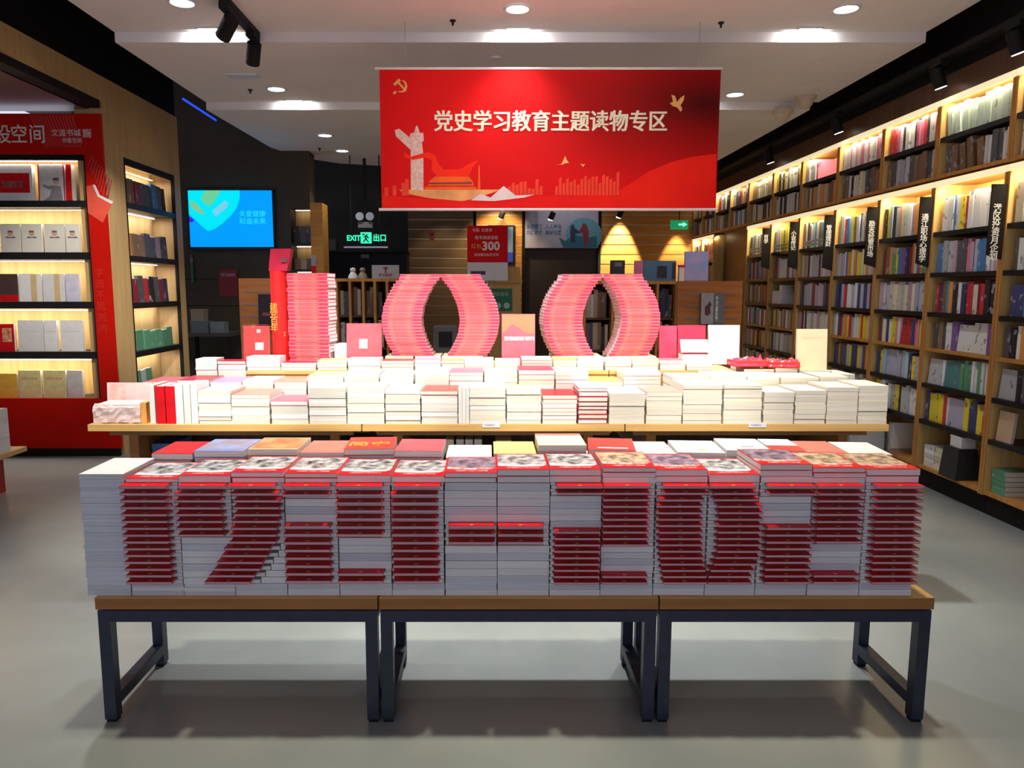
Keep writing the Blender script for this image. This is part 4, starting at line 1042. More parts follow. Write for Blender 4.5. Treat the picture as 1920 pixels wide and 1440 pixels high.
for ya, yb_ in ((376, 391), (473, 489), (566, 581), (660, 675), (748, 762)):
    _, z1 = onY(100, ya, UY); _, z0 = onY(100, yb_, UY); ulv.append(z1)
    part('shelf', MB().box(-6.6, ux - .012, UY + .004, UY + .30, z0 + .012, z1), shelfblk_m, un)
for z in [uzt - .045] + [u - .075 for u in ulv[:-1]]:
    part('shelf_lamp', MB().box(-6.5, ux - .06, UY + .06, UY + .075, z - .004, z), lamp_m, un)
    area((-4.7, UY + .07, z - .01), (math.radians(25), 0, 0), 2.0, .04, 9, (1, .90, .78))
gl = mat('unit_white', (.78, .74, .72), .4, vary=.04)
for ch, px, sz in (('设', 5, .17), ('空', 36, .17), ('间', 70, .17)):
    x, z = onY(px, 254, UY); text('lettering', ch, sz, (x, UY - .002, z), gl, un, bold=.0015, sx=.9)
x, z = onY(124, 250, UY); text('small_lettering', '文道书城', .066, (x, UY - .002, z), gl, un)
x, z = onY(135, 264, UY); text('small_lettering', '书香空间', .045, (x, UY - .002, z), gl, un)
x, z = onY(163, 250, UY); part('seal_mark', MB().box(x - .036, x + .036, UY - .002, UY - .0005, z - .036, z + .036), mat('seal_pale', (.74, .62, .60), .4, col2=(.50, .10, .10), scale=70), un)
x, z = onY(189, 565, UY); text('faint_lettering', '学\n而\n不\n思\n则\n罔', .085, (x, UY - .0015, z), mat('unit_vermilion', (.62, .03, .02), .35, vary=.05), un, line=1.18)


def up(*pts): return [onY(p[0], p[1], UY) for p in pts]


part('book_ornament', MB().prism(up((160, 350), (175, 347), (185, 366), (211, 381), (193, 418), (163, 398)), lambda u, v, d: (u, UY - .004 + d, v), .003), mat('unit_coral', (.80, .10, .055), .4, vary=.08), un)
part('book_edge', MB().prism(up((174, 346), (179, 347), (188, 366), (213, 378), (210, 383), (184, 369)), lambda u, v, d: (u, UY - .007 + d, v), .003), gl, un)
hatch = MB()
for i in range(14):
    p0 = up((55 + i * 6, 216), (58 + i * 6, 216), (88 + i * 5, 276), (86 + i * 5, 276))
    hatch.prism(p0, lambda u, v, d: (u, UY - .0012 + d, v), .0008)
for i in range(10):
    p0 = up((172 + i * 4, 292 + i * 5), (174 + i * 4, 292 + i * 5), (166 + i * 4, 312 + i * 8), (164 + i * 4, 312 + i * 8))
    hatch.prism(p0, lambda u, v, d: (u, UY - .0012 + d, v), .0008)
part('line_pattern', hatch, mat('unit_rose', (.52, .05, .045), .4, vary=.1), un)
# things standing on its shelves
SY = UY + .045; G = 'books facing out in the red display unit'
skin_m = mat('print_skin', (.72, .42, .28), .5, vary=.05); suit_m = mat('print_suit', (.16, .15, .18), .5, vary=.2)


def on_unit(xa, xb, yt, lv, m, label, th=.03, deco=None, name='display_book', y=SY):
    zb = ulv[lv]
    o, wd, h = standing(name, xa, xb, yt, y, zb, th, m, label, G, -.04, deco=deco or ())
    return o, wd, h


o, wd, h = on_unit(-6, 57, 308, 0, wcover_m, 'white boxed set with red ribbon flag, top shelf of the red unit', .05, (('red_flag', .0, .92, .22, .76, red_m), ('caption', .1, .72, .36, .54, mat('print_caption', (.85, .80, .74), .5, col2=(.7, .1, .1), scale=30))))
o, wd, h = on_unit(68, 118, 308, 0, cover('grey_white', (.70, .70, .69)), 'pale book with a grey suited figure on its cover, top shelf of the red unit', .04, (('red_edge', .0, .045, .0, 1, red_m), ('red_edge', .955, 1, .0, 1, red_m)))
link('cover_figure', MB().prism([(-wd * .34, 0), (-wd * .1, h * .12), (wd * .02, h * .34), (-wd * .1, h * .40), (-wd * .3, h * .46), (-wd * .32, h * .40), (-wd * .08, h * .30), (wd * .1, h * .42), (wd * .34, h * .40), (wd * .42, 0)], lambda u, v, d: (u, -.002 + d, v), .001).mesh('cover_figure', mat('print_suit_grey', (.30, .28, .30), .5, vary=.2)), o)
link('figure_face', MB().cyl((wd * .18, -.003, h * .52), (wd * .18, -.001, h * .52), wd * .11, n=14).mesh('figure_face', skin_m), o)
link('figure_hair', MB().prism([(wd * .06, h * .56), (wd * .08, h * .63), (wd * .28, h * .63), (wd * .29, h * .55)], lambda u, v, d: (u, -.0045 + d, v), .002).mesh('figure_hair', suit_m), o)
on_unit(121, 131, 309, 0, red_m, 'red spined book beside the grey figure book, top shelf of the red unit', .16)
for i, (xa, xb) in enumerate(((-2, 36), (38, 76), (81, 119), (121, 146))):
    o, wd, h = on_unit(xa, xb, 420, 1, cover('ivory', (.80, .77, .66), .5, .04), 'ivory book with a small portrait, %s on the second shelf of the red unit' % ['first', 'second', 'third', 'last'][i], .035)
    link('portrait_face', MB().cyl((0, -.0015, h * .66), (0, -.0003, h * .66), .024, n=14).mesh('portrait_face', skin_m), o)
    link('portrait_suit', MB().prism([(-.05, h * .50), (-.035, h * .56), (0, h * .53), (.035, h * .56), (.05, h * .50)], lambda u, v, d: (u, -.0012 + d, v), .001).mesh('portrait_suit', suit_m), o)
    link('portrait_hair', MB().prism([(-.024, h * .70), (-.02, h * .76), (.02, h * .76), (.024, h * .70)], lambda u, v, d: (u, -.0026 + d, v), .001).mesh('portrait_hair', suit_m), o)
on_unit(-4, 31, 514, 2, cover('umber', (.09, .05, .05)), 'dark book with a red band, third shelf of the red unit', .035, (('red_band', 0, 1, 0, .24, red_m),))
gs = mat('stripe_gold', (.72, .54, .26), .45, vary=.06)
for i, (xa, xb) in enumerate(((33, 76), (78, 119))):
    on_unit(xa, xb, 514, 2, wcover_m, 'white book with a gold stripe, %s on the third shelf of the red unit' % ['first', 'second'][i], .035, (('gold_stripe', .52, .78, 0, 1, gs),))
on_unit(121, 146, 514, 2, cover('pale_lilac', (.70, .68, .80)), 'lilac white book ending the third shelf of the red unit', .035)
on_unit(-8, 24, 608, 3, red_m, 'red book with gold title, fourth shelf of the red unit', .035, (('gold_title', .3, .86, .35, .85, mat('print_gold', (.78, .58, .30), .4, col2=(.55, .03, .04), scale=26)),))
for i, (xa, xb) in enumerate(((31, 79), (80, 104), (111, 153))):
    on_unit(xa, xb, 601, 3, wcover_m, 'plain white book with faint title, %s on the fourth shelf of the red unit' % ['first', 'second', 'last'][i], .035, (('faint_title', .12, .88, .62, .66, mat('print_faint', (.62, .56, .52), .5, col2=(.82, .80, .78), scale=90)),))
amber = cover('amber', (.74, .44, .06)); straw = cover('straw', (.72, .62, .30)); bt_ = mat('print_brick', (.60, .22, .08), .5, col2=(.72, .6, .3), scale=80)
on_unit(-6, 30, 701, 4, amber, 'amber book starting the lowest shelf of the red unit', .035)
for i, (xa, xb) in enumerate(((32, 74), (79, 121))):
    on_unit(xa, xb, 695, 4, straw, 'straw yellow book with brick title, %s on the lowest shelf of the red unit' % ['first', 'second'][i], .035, (('brick_title', .12, .85, .66, .74, bt_),))
on_unit(124, 152, 695, 4, cover('stone', (.66, .62, .58)), 'stone grey book ending the lowest shelf of the red unit', .035)
# pillar niche shelves
PXW = -3.405
nzt = 2.745
nl = thing('pillar_niche', 'lit niche of black shelves let into the veneered pillar', 'shelf unit', (-3.52, (PY0 + PY1) / 2, .4))
part('niche_frame', MB().box(-3.43, -3.397, PY0, PY0 + .02, .4, 2.76).box(-3.43, -3.397, PY1 - .02, PY1, .4, 2.76).box(-3.43, -3.397, PY0 + .02, PY1 - .02, 2.70, 2.76), black_m, nl)
part('niche_back', MB().box(-3.652, -3.648, PY0 + .001, PY1 - .001, .4, 2.76), caseI_m, nl)
nlv = [onY(240, p, PY0 + .02)[1] for p in (379, 479, 568, 660)] + [.55]
for z in nlv:
    part('niche_shelf', MB().box(-3.645, -3.40, PY0 + .02, PY1 - .02, z - .055, z), shelfblk_m, nl)
for z in [2.70] + [u - .06 for u in nlv[:-1]]:
    part('niche_lamp', MB().box(-3.63, -3.61, PY0 + .05, PY1 - .05, z - .004, z), lamp_m, nl)
    area((-3.55, (PY0 + PY1) / 2, z - .012), (0, math.radians(0), 0), .04, .9, 2.6, (.95, .92, 1))
GN = 'things on the pillar niche shelves'
Rn = random.Random(31)
NP = [['h', 'h', 'd', 'e', 'e', 'b', 'e', 'k', 'h'], ['o', 'h', 'h', 'e', 'e', 'm', 'e', 's'], ['d', 'd', 'e', 'r', 'k', 'e', 'd', 'n', 'n'], ['g'] * 7, ['g', 's', 'g']]
for s, (z, cs) in enumerate(zip(nlv, NP)):
    y = PY0 + .06
    for i, c in enumerate(cs):
        wv = [.12, .13, .11, .135, .14][s]; h = [.27, .24, .27, .20, .2][s] * Rn.uniform(.85, 1)
        if y + wv > PY1 - .08: break
        lb = '%s %s, %s from the near end, %s niche shelf down' % (PAL[c][0], 'boxed volume', nth(i + 1), nth(s + 1))
        book('boxed_volume', (wv - .006, .035, h), 1, '-x', page('y', P_cream), spine_mat(c), (-3.44 - Rn.uniform(0, .02), y + wv / 2, z), lb, GN, (-.05, 0, PI / 2))
        y += wv

# the low red table with white stacks at the left edge
LX = -3.62; Lz = onX(42, 838, LX)[1]; Ly1 = onX(45, 830, LX)[0]
lt = thing('red_low_table', 'low red sided table with wooden top at the left edge', 'table', (-4.3, Ly1 - .7, 0))
part('tabletop', MB().box(-5.2, LX + .02, Ly1 - 1.5, Ly1, Lz - .035, Lz), wallwood_m, lt)
bd = part('red_body', MB().box(-5.1, LX - .08, Ly1 - 1.44, Ly1 - .14, 0, Lz - .035), mat('body_red', (.36, .008, .008), .35, vary=.06), lt)
text('side_lettering', '社', .10, (LX - .078, Ly1 - .62, Lz - .12), gl, lt, (PI / 2, 0, PI / 2))
for j in range(14):
    h = .0235
    book('white_paperback', (.24, .20, h - .001), 2, '+x', pm_w, wcover_m, (-3.63, Ly1 - .60, Lz + .0005 + h * (13 - j)), 'white paperback, %s, in the stack on the low red table' % nthtop(j + 1), 'white stack on the low red table', (0, 0, PI / 2))
    if j < 14: book('white_paperback', (.24, .20, h - .001), 2, '+x', pm_w, wcover_m, (-3.63, Ly1 - .27, Lz + .0005 + h * (13 - j)), 'white paperback, %s, in the farther stack on the low red table' % nthtop(j + 1), 'white stack on the low red table', (0, 0, PI / 2))
# ------------------------------------------------------------------ the back of the shop
a, zt = onY(352, 357, TVY - .06); c, zb = onY(513, 463, TVY - .06)
tv = thing('wall_screen', 'large lit blue screen on the dark wall, far left', 'screen', ((a + c) / 2, TVY - .03, zb)); tv['kind'] = 'thing'; tv.name = 'display_screen'
part('bezel', MB().box(a - .02, c + .02, TVY - .055, TVY, zb - .03, zt + .02), black_m, tv)
part('panel', MB().box(a, c, TVY - .06, TVY - .055, zb, zt), mat('screen_azure', (.0, .005, .01), .3, spec=.05, emit=1.0, ecol=(.0, .34, 1.0)), tv)
W, H = c - a, zt - zb


def tvp(u, v): return a + W * u, zt - H * v


def screen(name, pts, col, s=1.0, lift=.062):
    part(name, MB().prism([tvp(*p) for p in pts], lambda u, v, d: (u, TVY - lift + d, v), .001), mat('screen_' + name, tuple(k * .01 for k in col), .3, spec=.05, emit=s, ecol=col), tv)


screen('globe', [(0, 0), (.62, 0), (.62, .12), (.58, .3), (.50, .45), (.40, .58), (.30, .68), (.22, .72), (.14, .62), (.06, .5), (0, .42)], (.0, .80, 1.0))
screen('leaf', [(.22, 0), (.40, 0), (.33, .14), (.26, .28), (.20, .24), (.15, .12)], (.16, .62, .30), lift=.063)
screen('leaf_spray', [(.02, .18), (.08, .20), (.19, .40), (.16, .43), (.04, .32)], (.22, .56, .28), lift=.063)
screen('ribbon', [(.28, .36), (.44, .18), (.48, .22), (.46, .30), (.32, .46)], (.20, .62, .80), lift=.063)
screen('violet_spot', [(0, .45), (.06, .52), (.04, .56), (0, .56)], (.04, .01, .8), lift=.063)
cy = mat('screen_cyan', (.0, .05, .05), .3, emit=1.0, ecol=(.0, .70, 1.0))
u, v = tvp(.76, .42); text('screen_lettering', '关爱健康', .085, (u, TVY - .063, v), cy, tv)
u, v = tvp(.76, .55); text('screen_lettering', '和谐未来', .085, (u, TVY - .063, v), cy, tv)
area(((a + c) / 2, TVY - .1, (zt + zb) / 2), (PI / 2, 0, 0), W, H, 5, (.15, .55, 1))
# notices on the dark wall
for xa, xb, ya, yb, m, lb in ((357, 364, 478, 530, mat('notice_green', (.02, .16, .11), .5, vary=.1), 'narrow green notice on the dark wall beside the pillar'), (410, 447, 505, 556, mat('notice_crimson', (.22, .012, .02), .5, vary=.1), 'crimson notice on the dark wall below the screen')):
    x0, z1 = onY(xa, ya, TVY); x1, z0 = onY(xb, yb, TVY)
    t = thing('wall_notice', lb, 'notice', ((x0 + x1) / 2, TVY - .01, z0), group='notices on the dark wall')
    part('board', MB().box(x0, x1, TVY - .012, TVY - .003, z0, z1), m, t)
    part('caption', MB().box(x0 + .03, x1 - .03, TVY - .0135, TVY - .012, z1 - .09, z1 - .05), mat('print_caption_dim', (.36, .30, .32), .5, col2=(.22, .02, .03), scale=60), t)
# lit column right of the screen
CY_ = TVY; xa, xb = onY(545, 430, CY_)[0], onY(583, 430, CY_)[0]; xw = onY(606, 430, CY_)[0]
t = thing('column_bookcase', 'dark column with small lit shelves beside the big screen', 'bookcase', ((xa + xw) / 2, CY_ + .15, 0))
part('back_panel', MB().box(xa, xb, CY_ + .28, CY_ + .30, 0, 2.75), caseI_m, t)
part('wood_panel', MB().box(xb, xw, CY_ - .02, CY_ + .30, 0, 2.62), slat_m, t)
part('dark_panel', MB().box(xa, xb, CY_, CY_ + .30, 2.55, 4.2), mat('panel_umber', (.05, .042, .032), .65), t)
zs = [onY(560, p, CY_)[1] for p in (456, 505, 560, 620)]
for z in zs: part('shelf', MB().box(xa, xb, CY_ + .005, CY_ + .28, z - .03, z), shelfblk_m, t)
for z in (2.55, zs[0] - .03, zs[1] - .03):
    part('shelf_lamp', MB().box(xa + .02, xb - .02, CY_ + .2, CY_ + .22, z - .006, z), lamp_m, t)
for i, (z, cs) in enumerate(zip(zs[:3], ('ken', 'hah', 'ckh'))):
    for j, cc in enumerate(cs):
        book('small_box', (.07, .05, [.22, .14, .2][i]), 1, '-x', page('y', P_cream), spine_mat(cc), (xa + .05 + j * .085, CY_ + .08, z), '%s box, %s on the %s lit shelf of the column' % (PAL[cc][0], nth(j + 1), nth(i + 1)), 'boxes in the lit column')
x0, z1 = onY(583, 478, CY_ - .03); x1, z0 = onY(593, 512, CY_ - .03)
t = thing('hanging_leaflet', 'small red and white leaflet on the edge of the wooden column', 'leaflet', ((x0 + x1) / 2, CY_ - .03, z0))
part('sheet', MB().box(x0, x1, CY_ - .03, CY_ - .022, z0, z1), mat('leaflet_grey', (.45, .47, .55), .5, col2=(.2, .22, .3), scale=60), t)
part('red_band', MB().box(x0, x1, CY_ - .032, CY_ - .03, z0, z0 + (z1 - z0) * .4), red_m, t)
# hanging exit sign with emergency lamp
EY_ = 9.9
a, zt = onY(644, 428, EY_); c, zb = onY(727, 462, EY_)
t = thing('exit_sign', 'hanging dark exit sign with glowing green running figure', 'sign', ((a + c) / 2, EY_, zb))
green_e = mat('exit_green', (.02, .2, .12), .4, emit=1.3, ecol=(.03, .90, .42)); pl = mat('sign_glass', (.008, .009, .010), .3, vary=.1, spec=.08)
part('sign_body', MB().box(a, c, EY_, EY_ + .03, zb, zt), pl, t)
part('bottom_rail', MB().box(a, c, EY_ - .004, EY_ + .034, zb - .02, zb), mat('steel', (.5, .5, .5), .3, metal=1.0), t)
hc, hz = onY(686.5, 446, EY_); s = .072
ex = MB().box(hc - s, hc + s, EY_ - .004, EY_, hz - s, hz + s); part('figure_field', ex, green_e, t)
blk = mat('exit_dark', (.01, .03, .02), .5, vary=.1)
part('running_figure', MB().prism([(hc + .0, hz + .04), (hc + .012, hz + .052), (hc + .026, hz + .04), (hc + .012, hz + .03), (hc + .04, hz + .0), (hc + .03, hz - .01), (hc + .005, hz + .01), (hc + .014, hz - .02), (hc + .04, hz - .055), (hc + .028, hz - .06), (hc - .006, hz - .025), (hc - .03, hz - .06), (hc - .045, hz - .05), (hc - .016, hz - .014), (hc - .014, hz + .014), (hc - .034, hz + .002), (hc - .042, hz + .012), (hc - .01, hz + .032)], lambda u, v, d: (u, EY_ - .006 + d, v), .002), blk, t)
part('door_symbol', MB().box(hc - .05, hc - .015, EY_ - .0055, EY_ - .004, hz + .035, hz + .055), blk, t)
for x_, tx_ in ((onY(663, 447, EY_)[0], 'EXIT'), (onY(712, 447, EY_)[0], '出口')):
    text('lettering', tx_, .098 if tx_ == 'EXIT' else .10, (x_, EY_ - .002, hz - .006), green_e, t, bold=.003, sx=.9)
part('hanging_rod', MB().cyl((a + .1, EY_ + .015, zt), (a + .1, EY_ + .015, 4.2), .008, n=8).cyl((c - .1, EY_ + .015, zt), (c - .1, EY_ + .015, 4.2), .008, n=8), black_m, t)
a, zt2 = onY(671, 416, EY_ + .2); c, zb2 = onY(698, 427, EY_ + .2)
t = thing('emergency_lamp', 'grey emergency lamp box with two round heads above the exit sign', 'lamp', ((a + c) / 2, EY_ + .2, zb2))
part('lamp_box', MB().box(a, c, EY_ + .2, EY_ + .28, zb2, zt2), mat('box_grey', (.20, .20, .20), .5, vary=.05), t)
for px in (675, 694):
    x, z = onY(px, 406, EY_ + .2)
    part('lamp_head', MB().lathe((0, 0, 0), [(.001, 0), (.05, .0), (.058, .03), (.04, .06), (.001, .07)], 16), white_m, t) if False else part('lamp_head', MB().cyl((x, EY_ + .17, z), (x, EY_ + .25, z), .055, .04, 16), mat('head_grey', (.42, .44, .50), .3, vary=.05), t)
part('wall_arm', MB().box((a + c) / 2 - .02, (a + c) / 2 + .02, EY_ + .23, EY_ + .25, zt2, 4.2), black_m, t)
# dark partition, cabinet and white notice in the corridor
KY = 11.6
x0, z1 = onY(606, 472, KY); x1, _ = onY(762, 472, KY)
t = thing('dark_counter', 'dark grey high counter in the corridor under the exit sign', 'counter', ((x0 + x1) / 2, KY + .2, 0))
part('counter_body', MB().box(x0, x1, KY, KY + .4, 0, z1 - .03), mat('counter_slate', (.022, .024, .03), .5, vary=.1, spec=.15), t); part('counter_top', MB().box(x0 - .01, x1 + .01, KY - .01, KY + .41, z1 - .03, z1), black_m, t)
part('label_plate', MB().box(*[onY(677, 480, KY)[0], onY(692, 480, KY)[0]], KY - .006, KY, onY(680, 484, KY)[1], onY(680, 477, KY)[1]), mat('box_grey', (.2, .2, .2), .5), t)
x0, z1 = onY(615, 447, KY + .1); x1, z0 = onY(632, 471, KY + .1)
t = thing('switch_box', 'grey metal box standing on the dark counter', 'box', ((x0 + x1) / 2, KY + .1, z0)); part('cabinet_body', MB().box(x0, x1, KY + .1, KY + .25, z0, z1), mat('box_dim', (.10, .10, .10), .5, vary=.1), t); part('cabinet_lid', MB().box(x0 + .015, x1 - .015, KY + .094, KY + .1, z0 + .02, z1 - .02), mat('box_grey', (.2, .2, .2), .5), t)
# island bookcases in the middle distance
IY = 7.3


def low_case(xa, xb, yt, label, xs, panel=None, y=IY):
    a, zt = onY(xa, yt, y); c, _ = onY(xb, yt, y)
    t = thing('island_bookcase', label, 'bookcase', ((a + c) / 2, y + .2, 0), group='island bookcases behind the display')
    part('top_board', MB().box(a, c, y, y + .42, zt - .03, zt), caseL_m, t)
    part('back_panel', MB().box(a, c, y + .40, y + .42, 0, zt - .03), dkwood_m, t)
    part('base_board', MB().box(a, c, y + .01, y + .40, 0, .08), dkwood_m, t)
    pts = [onY(p, yt, y)[0] for p in xs]
    for p in pts: part('upright', MB().box(p - .012, p + .012, y, y + .40, .08, zt - .03), caseL_m, t)
    zz = [zt - .36, zt - .68, zt - 1.0, .42]
    for z in zz: part('shelf', MB().box(a + .012, c - .012, y + .02, y + .40, z - .02, z), dkwood_m, t)
    if panel:
        p0, p1 = onY(panel[0], yt, y)[0], onY(panel[1], yt, y)[0]
        part('front_panel', MB().box(p0, p1, y - .02, y, 0, zt), wood('panel_teak', (.44, .17, .05), (.36, .125, .035), 'x'), t)
        for k in range(5): part('slot', MB().box(p0 + .06, p1 - .06, y - .022, y - .02, zt - .14 - k * .12, zt - .127 - k * .12), mat('slot_steel', (.22, .19, .18), .35, metal=.6, vary=.1), t)
    return t, a, c, zt, pts, zz


t1_, a1, c1, z1, p1s, s1 = low_case(448, 768, 522, 'low wooden island bookcase left of the first zero', (630, 655, 680, 702, 725, 765), (448, 540))
t2_, a2, c2, z2, p2s, s2 = low_case(1095, 1392, 527, 'low wooden island bookcase right of the second zero', (1097, 1150, 1200, 1234, 1270), (1270, 1392))
Rm = random.Random(4)
for nm, pts, zz, zt_, nmq in (('left', p1s, s1, z1, 'island bookcase left of the first zero'), ('right', p2s, s2, z2, 'island bookcase right of the second zero')):
    for s in range(3):
        cnt = 0
        for p, q in zip(pts[:-1], pts[1:]):
            x = p + .02
            for j in range(8):
                wv = Rm.choice([.03, .035, .04, .05]); h = Rm.uniform(.22, .29); cnt += 1
                if x + wv > q - .02: break
                cc = Rm.choice('heshkcanwe')
                book('spine_book', (wv - .002, .17, q4(h)), 0, '-y', page('x', P_cream), spine_mat(cc), (x + wv / 2, IY + .08, zz[s] + .001), '%s book, %s on shelf %s, %s' % (PAL[cc][0], nth(cnt), ['one', 'two', 'three'][s], nmq), 'books in the island bookcases')
                x += wv
o, wd, h = standing('display_book', 483, 520, 552, IY - .08, onY(500, 610, IY - .08)[1], .03, cover('noir', (.03, .02, .03)), 'black book with rust lettering on the slotted panel, behind the scarlet tube', 'books on slotted panels', -.04, deco=(('rust_title', .2, .9, .3, .4, mat('print_rust', (.36, .10, .04), .5, col2=(.04, .02, .03), scale=60)),))
link('panel_rest', MB().box(-.11, .11, -.005, .055, -.012, -.002).mesh('panel_rest', shelfblk_m), o)
o, wd, h = standing('display_book', 1316, 1360, 550, IY - .08, onY(1330, 608, IY - .08)[1], .03, cover('slate', (.16, .17, .19)), 'grey book with black leaf mark on the slotted panel, right', 'books on slotted panels', -.04, deco=(('pale_half', .0, .52, 0, 1, cover('ash', (.36, .34, .38))), ('white_title', .62, .72, .1, .9, mat('print_white', (.7, .7, .7), .5, col2=(.18, .19, .2), scale=40))))
link('leaf_mark', MB().prism([(-wd * .34, h * .30), (-wd * .22, h * .26), (-wd * .10, h * .34), (-wd * .12, h * .55), (-wd * .06, h * .62), (-wd * .14, h * .74), (-wd * .24, h * .62), (-wd * .34, h * .55)], lambda u, v, d: (u, -.0012 + d, v), .001).mesh('leaf_mark', ink_m), o)
link('panel_rest', MB().box(-.11, .11, -.005, .055, -.012, -.002).mesh('panel_rest', shelfblk_m), o)
# goods on top of the island bookcases
yT = IY + .1
x0, z1_ = onY(1147, 488, yT); x1, _ = onY(1172, 488, yT)
t = thing('card_machine', 'black device on top of the right island bookcase', 'device', ((x0 + x1) / 2, yT, z2)); part('device_body', MB().box(x0, x1, yT, yT + .1, z2, z1_), mat('device_black', (.02, .018, .02), .35, vary=.1), t); part('device_screen', MB().box(x0 + .03, x1 - .03, yT - .003, yT, z1_ - .06, z1_ - .02), mat('box_grey', (.2, .2, .2), .5), t)
standing('display_book', 1190, 1206, 489, yT, z2, .03, cover('fuchsia', (.72, .20, .36)), 'thin pink book standing on the right island bookcase', 'books atop the island bookcase', 0)
x0, z1_ = onY(1207, 489, yT); x1, _ = onY(1268, 489, yT)
t = thing('gift_set', 'blue boxed set with dark window on the right island bookcase', 'box', ((x0 + x1) / 2, yT, z2)); part('carton', MB().box(x0, x1, yT, yT + .12, z2, z1_), mat('carton_cobalt', (.07, .17, .30), .4, vary=.1), t)
part('window', MB().box(x0 + (x1 - x0) * .42, x0 + (x1 - x0) * .72, yT - .003, yT, z2 + .03, z1_ - .05), mat('device_black', (.02, .018, .02), .3), t)
part('side_band', MB().box(x0 + (x1 - x0) * .88, x1, yT - .003, yT, z2 + .02, z1_ - .02), mat('carton_navy', (.015, .03, .06), .4, vary=.1), t)
o, wd, h = standing('display_book', 1286, 1330, 472, yT, z2, .03, mat('cover_sky', (.20, .30, .62), .35, col2=(.44, .34, .52), scale=7), 'blue and violet sky picture book standing on the right island bookcase', 'books atop the island bookcase', -.10)
x0, z1_ = onY(1274, 497, yT); x1, _ = onY(1284, 497, yT)
t = thing('small_carton', 'small red topped white carton on the right island bookcase', 'carton', ((x0 + x1) / 2, yT, z2)); part('carton', MB().box(x0, x1, yT, yT + .05, z2, z1_ - .02), white_m, t); part('carton_top', MB().box(x0 - .004, x1 + .004, yT - .003, yT + .053, z1_ - .02, z1_), red_m, t)
x0, z1_ = onY(697, 497, yT); x1, _ = onY(748, 497, yT)
t = thing('white_notice', 'white notice board with red mark on the left island bookcase', 'notice', ((x0 + x1) / 2, yT, z1)); part('board', MB().box(x0, x1, yT, yT + .02, z1, z1_), mat('notice_pale', (.42, .41, .43), .5, vary=.05), t)
xm = (x0 + x1) / 2; part('red_mark', MB().prism([(xm - .03, z1_ - .02), (xm + .03, z1_ - .02), (xm + .006, z1_ - .05), (xm + .012, z1_ - .075), (xm - .008, z1_ - .075), (xm - .002, z1_ - .045)], lambda u, v, d: (u, yT - .002 + d, v), .0015), mat('mark_maroon', (.20, .02, .03), .5, vary=.1), t)
text('lettering', '好书推荐', .035, (xm, yT - .001, z1_ - .10), mat('mark_maroon', (.2, .02, .03), .5), t)
for px, lb, m in ((662, 'small white figurine on the left island bookcase', white_m), (680, 'small tan figurine on the left island bookcase', mat('figurine_tan', (.30, .22, .15), .5, vary=.1))):
    x, _ = onY(px, 515, yT)
    t = thing('figurine', lb, 'figurine', (x, yT, z1), group='figurines on the island bookcase')
    part('body', MB().lathe((x, yT, z1), [(.05, 0), (.045, .03), (.025, .06), (.02, .065)], 16), m, t, True); part('head', MB().lathe((x, yT, z1), [(.02, .065), (.03, .08), (.025, .10), (.001, .108)], 16), m, t, True)
# poster on a stand, lectern, posters on the wall
QY = 8.2
a, zt = onY(876, 423, QY); c, zb = onY(952, 526, QY)
t = thing('poster_stand', 'red and white promotion poster on a stand, below the banner', 'poster', ((a + c) / 2, QY, 0))
zr = onY(900, 492, QY)[1]
part('red_sheet', MB().box(a, c, QY, QY + .006, zr, zt), mat('poster_red', (.74, .010, .014), .5, vary=.05, spec=.08), t); part('white_sheet', MB().box(a, c, QY, QY + .006, zb, zr), mat('poster_white', (.74, .74, .78), .5, vary=.04), t)
part('stand_pole', MB().cyl(((a + c) / 2, QY + .02, .03), ((a + c) / 2, QY + .02, zb + .25), .014, n=12), mat('steel', (.5, .5, .5), .3), t); part('stand_foot', MB().lathe(((a + c) / 2, QY + .02, 0), [(.16, 0), (.16, .015), (.03, .03), (.014, .05)], 20), black_m, t, True)
pw_ = mat('poster_print', (.84, .80, .78), .5, vary=.04)
x, z = onY(917, 462, QY); text('figures', '300', .13, (x + .02, QY - .001, z), pw_, t, bold=.004)
x, z = onY(893, 462, QY); text('small_figures', '红包', .055, (x - .0, QY - .001, z), gold_m, t)
x, z = onY(912, 446, QY); text('caption', '购书满减活动', .042, (x, QY - .001, z), pw_, t)
x, z = onY(912, 478, QY); text('caption', '活动期间会员专享', .034, (x, QY - .001, z), pw_, t)
x, z = onY(904, 432, QY); text('caption', '书城  优惠季', .04, (x, QY - .001, z), pw_, t)
x, z = onY(900, 510, QY); part('dark_print', MB().box(x - .10, x + .06, QY - .0015, QY, z - .03, z + .01), mat('print_plum', (.10, .04, .12), .5, vary=.2), t)
LYc = 8.6
a, zt = onY(905, 510, LYc); c, _ = onY(976, 510, LYc)
t = thing('lectern', 'pale wooden service lectern behind the promotion poster', 'lectern', ((a + c) / 2, LYc + .2, 0))
part('front_panel', MB().box(a, c, LYc, LYc + .03, 0, zt - .12), caseI_m, t); part('desk_top', MB().box(a - .02, c + .02, LYc - .03, LYc + .4, zt - .12, zt - .09), caseI_m, t); part('upstand', MB().box(a, c, LYc + .1, LYc + .12, zt - .09, zt + .06), caseI_m, t)
part('side_panel', MB().box(a, a + .03, LYc + .03, LYc + .38, 0, zt - .12), caseI_m, t); part('side_panel', MB().box(c - .03, c, LYc + .03, LYc + .38, 0, zt - .12), caseI_m, t)
x0, z1_ = onY(916, 541, LYc - .02); x1, z0 = onY(960, 583, LYc - .02)
t = thing('green_notice', 'green notice with white symbols on the lectern front', 'notice', ((x0 + x1) / 2, LYc - .01, z0)); part('board', MB().box(x0, x1, LYc - .012, LYc - .001, z0, z1_), mat('notice_emerald', (.01, .20, .09), .45, vary=.08), t)
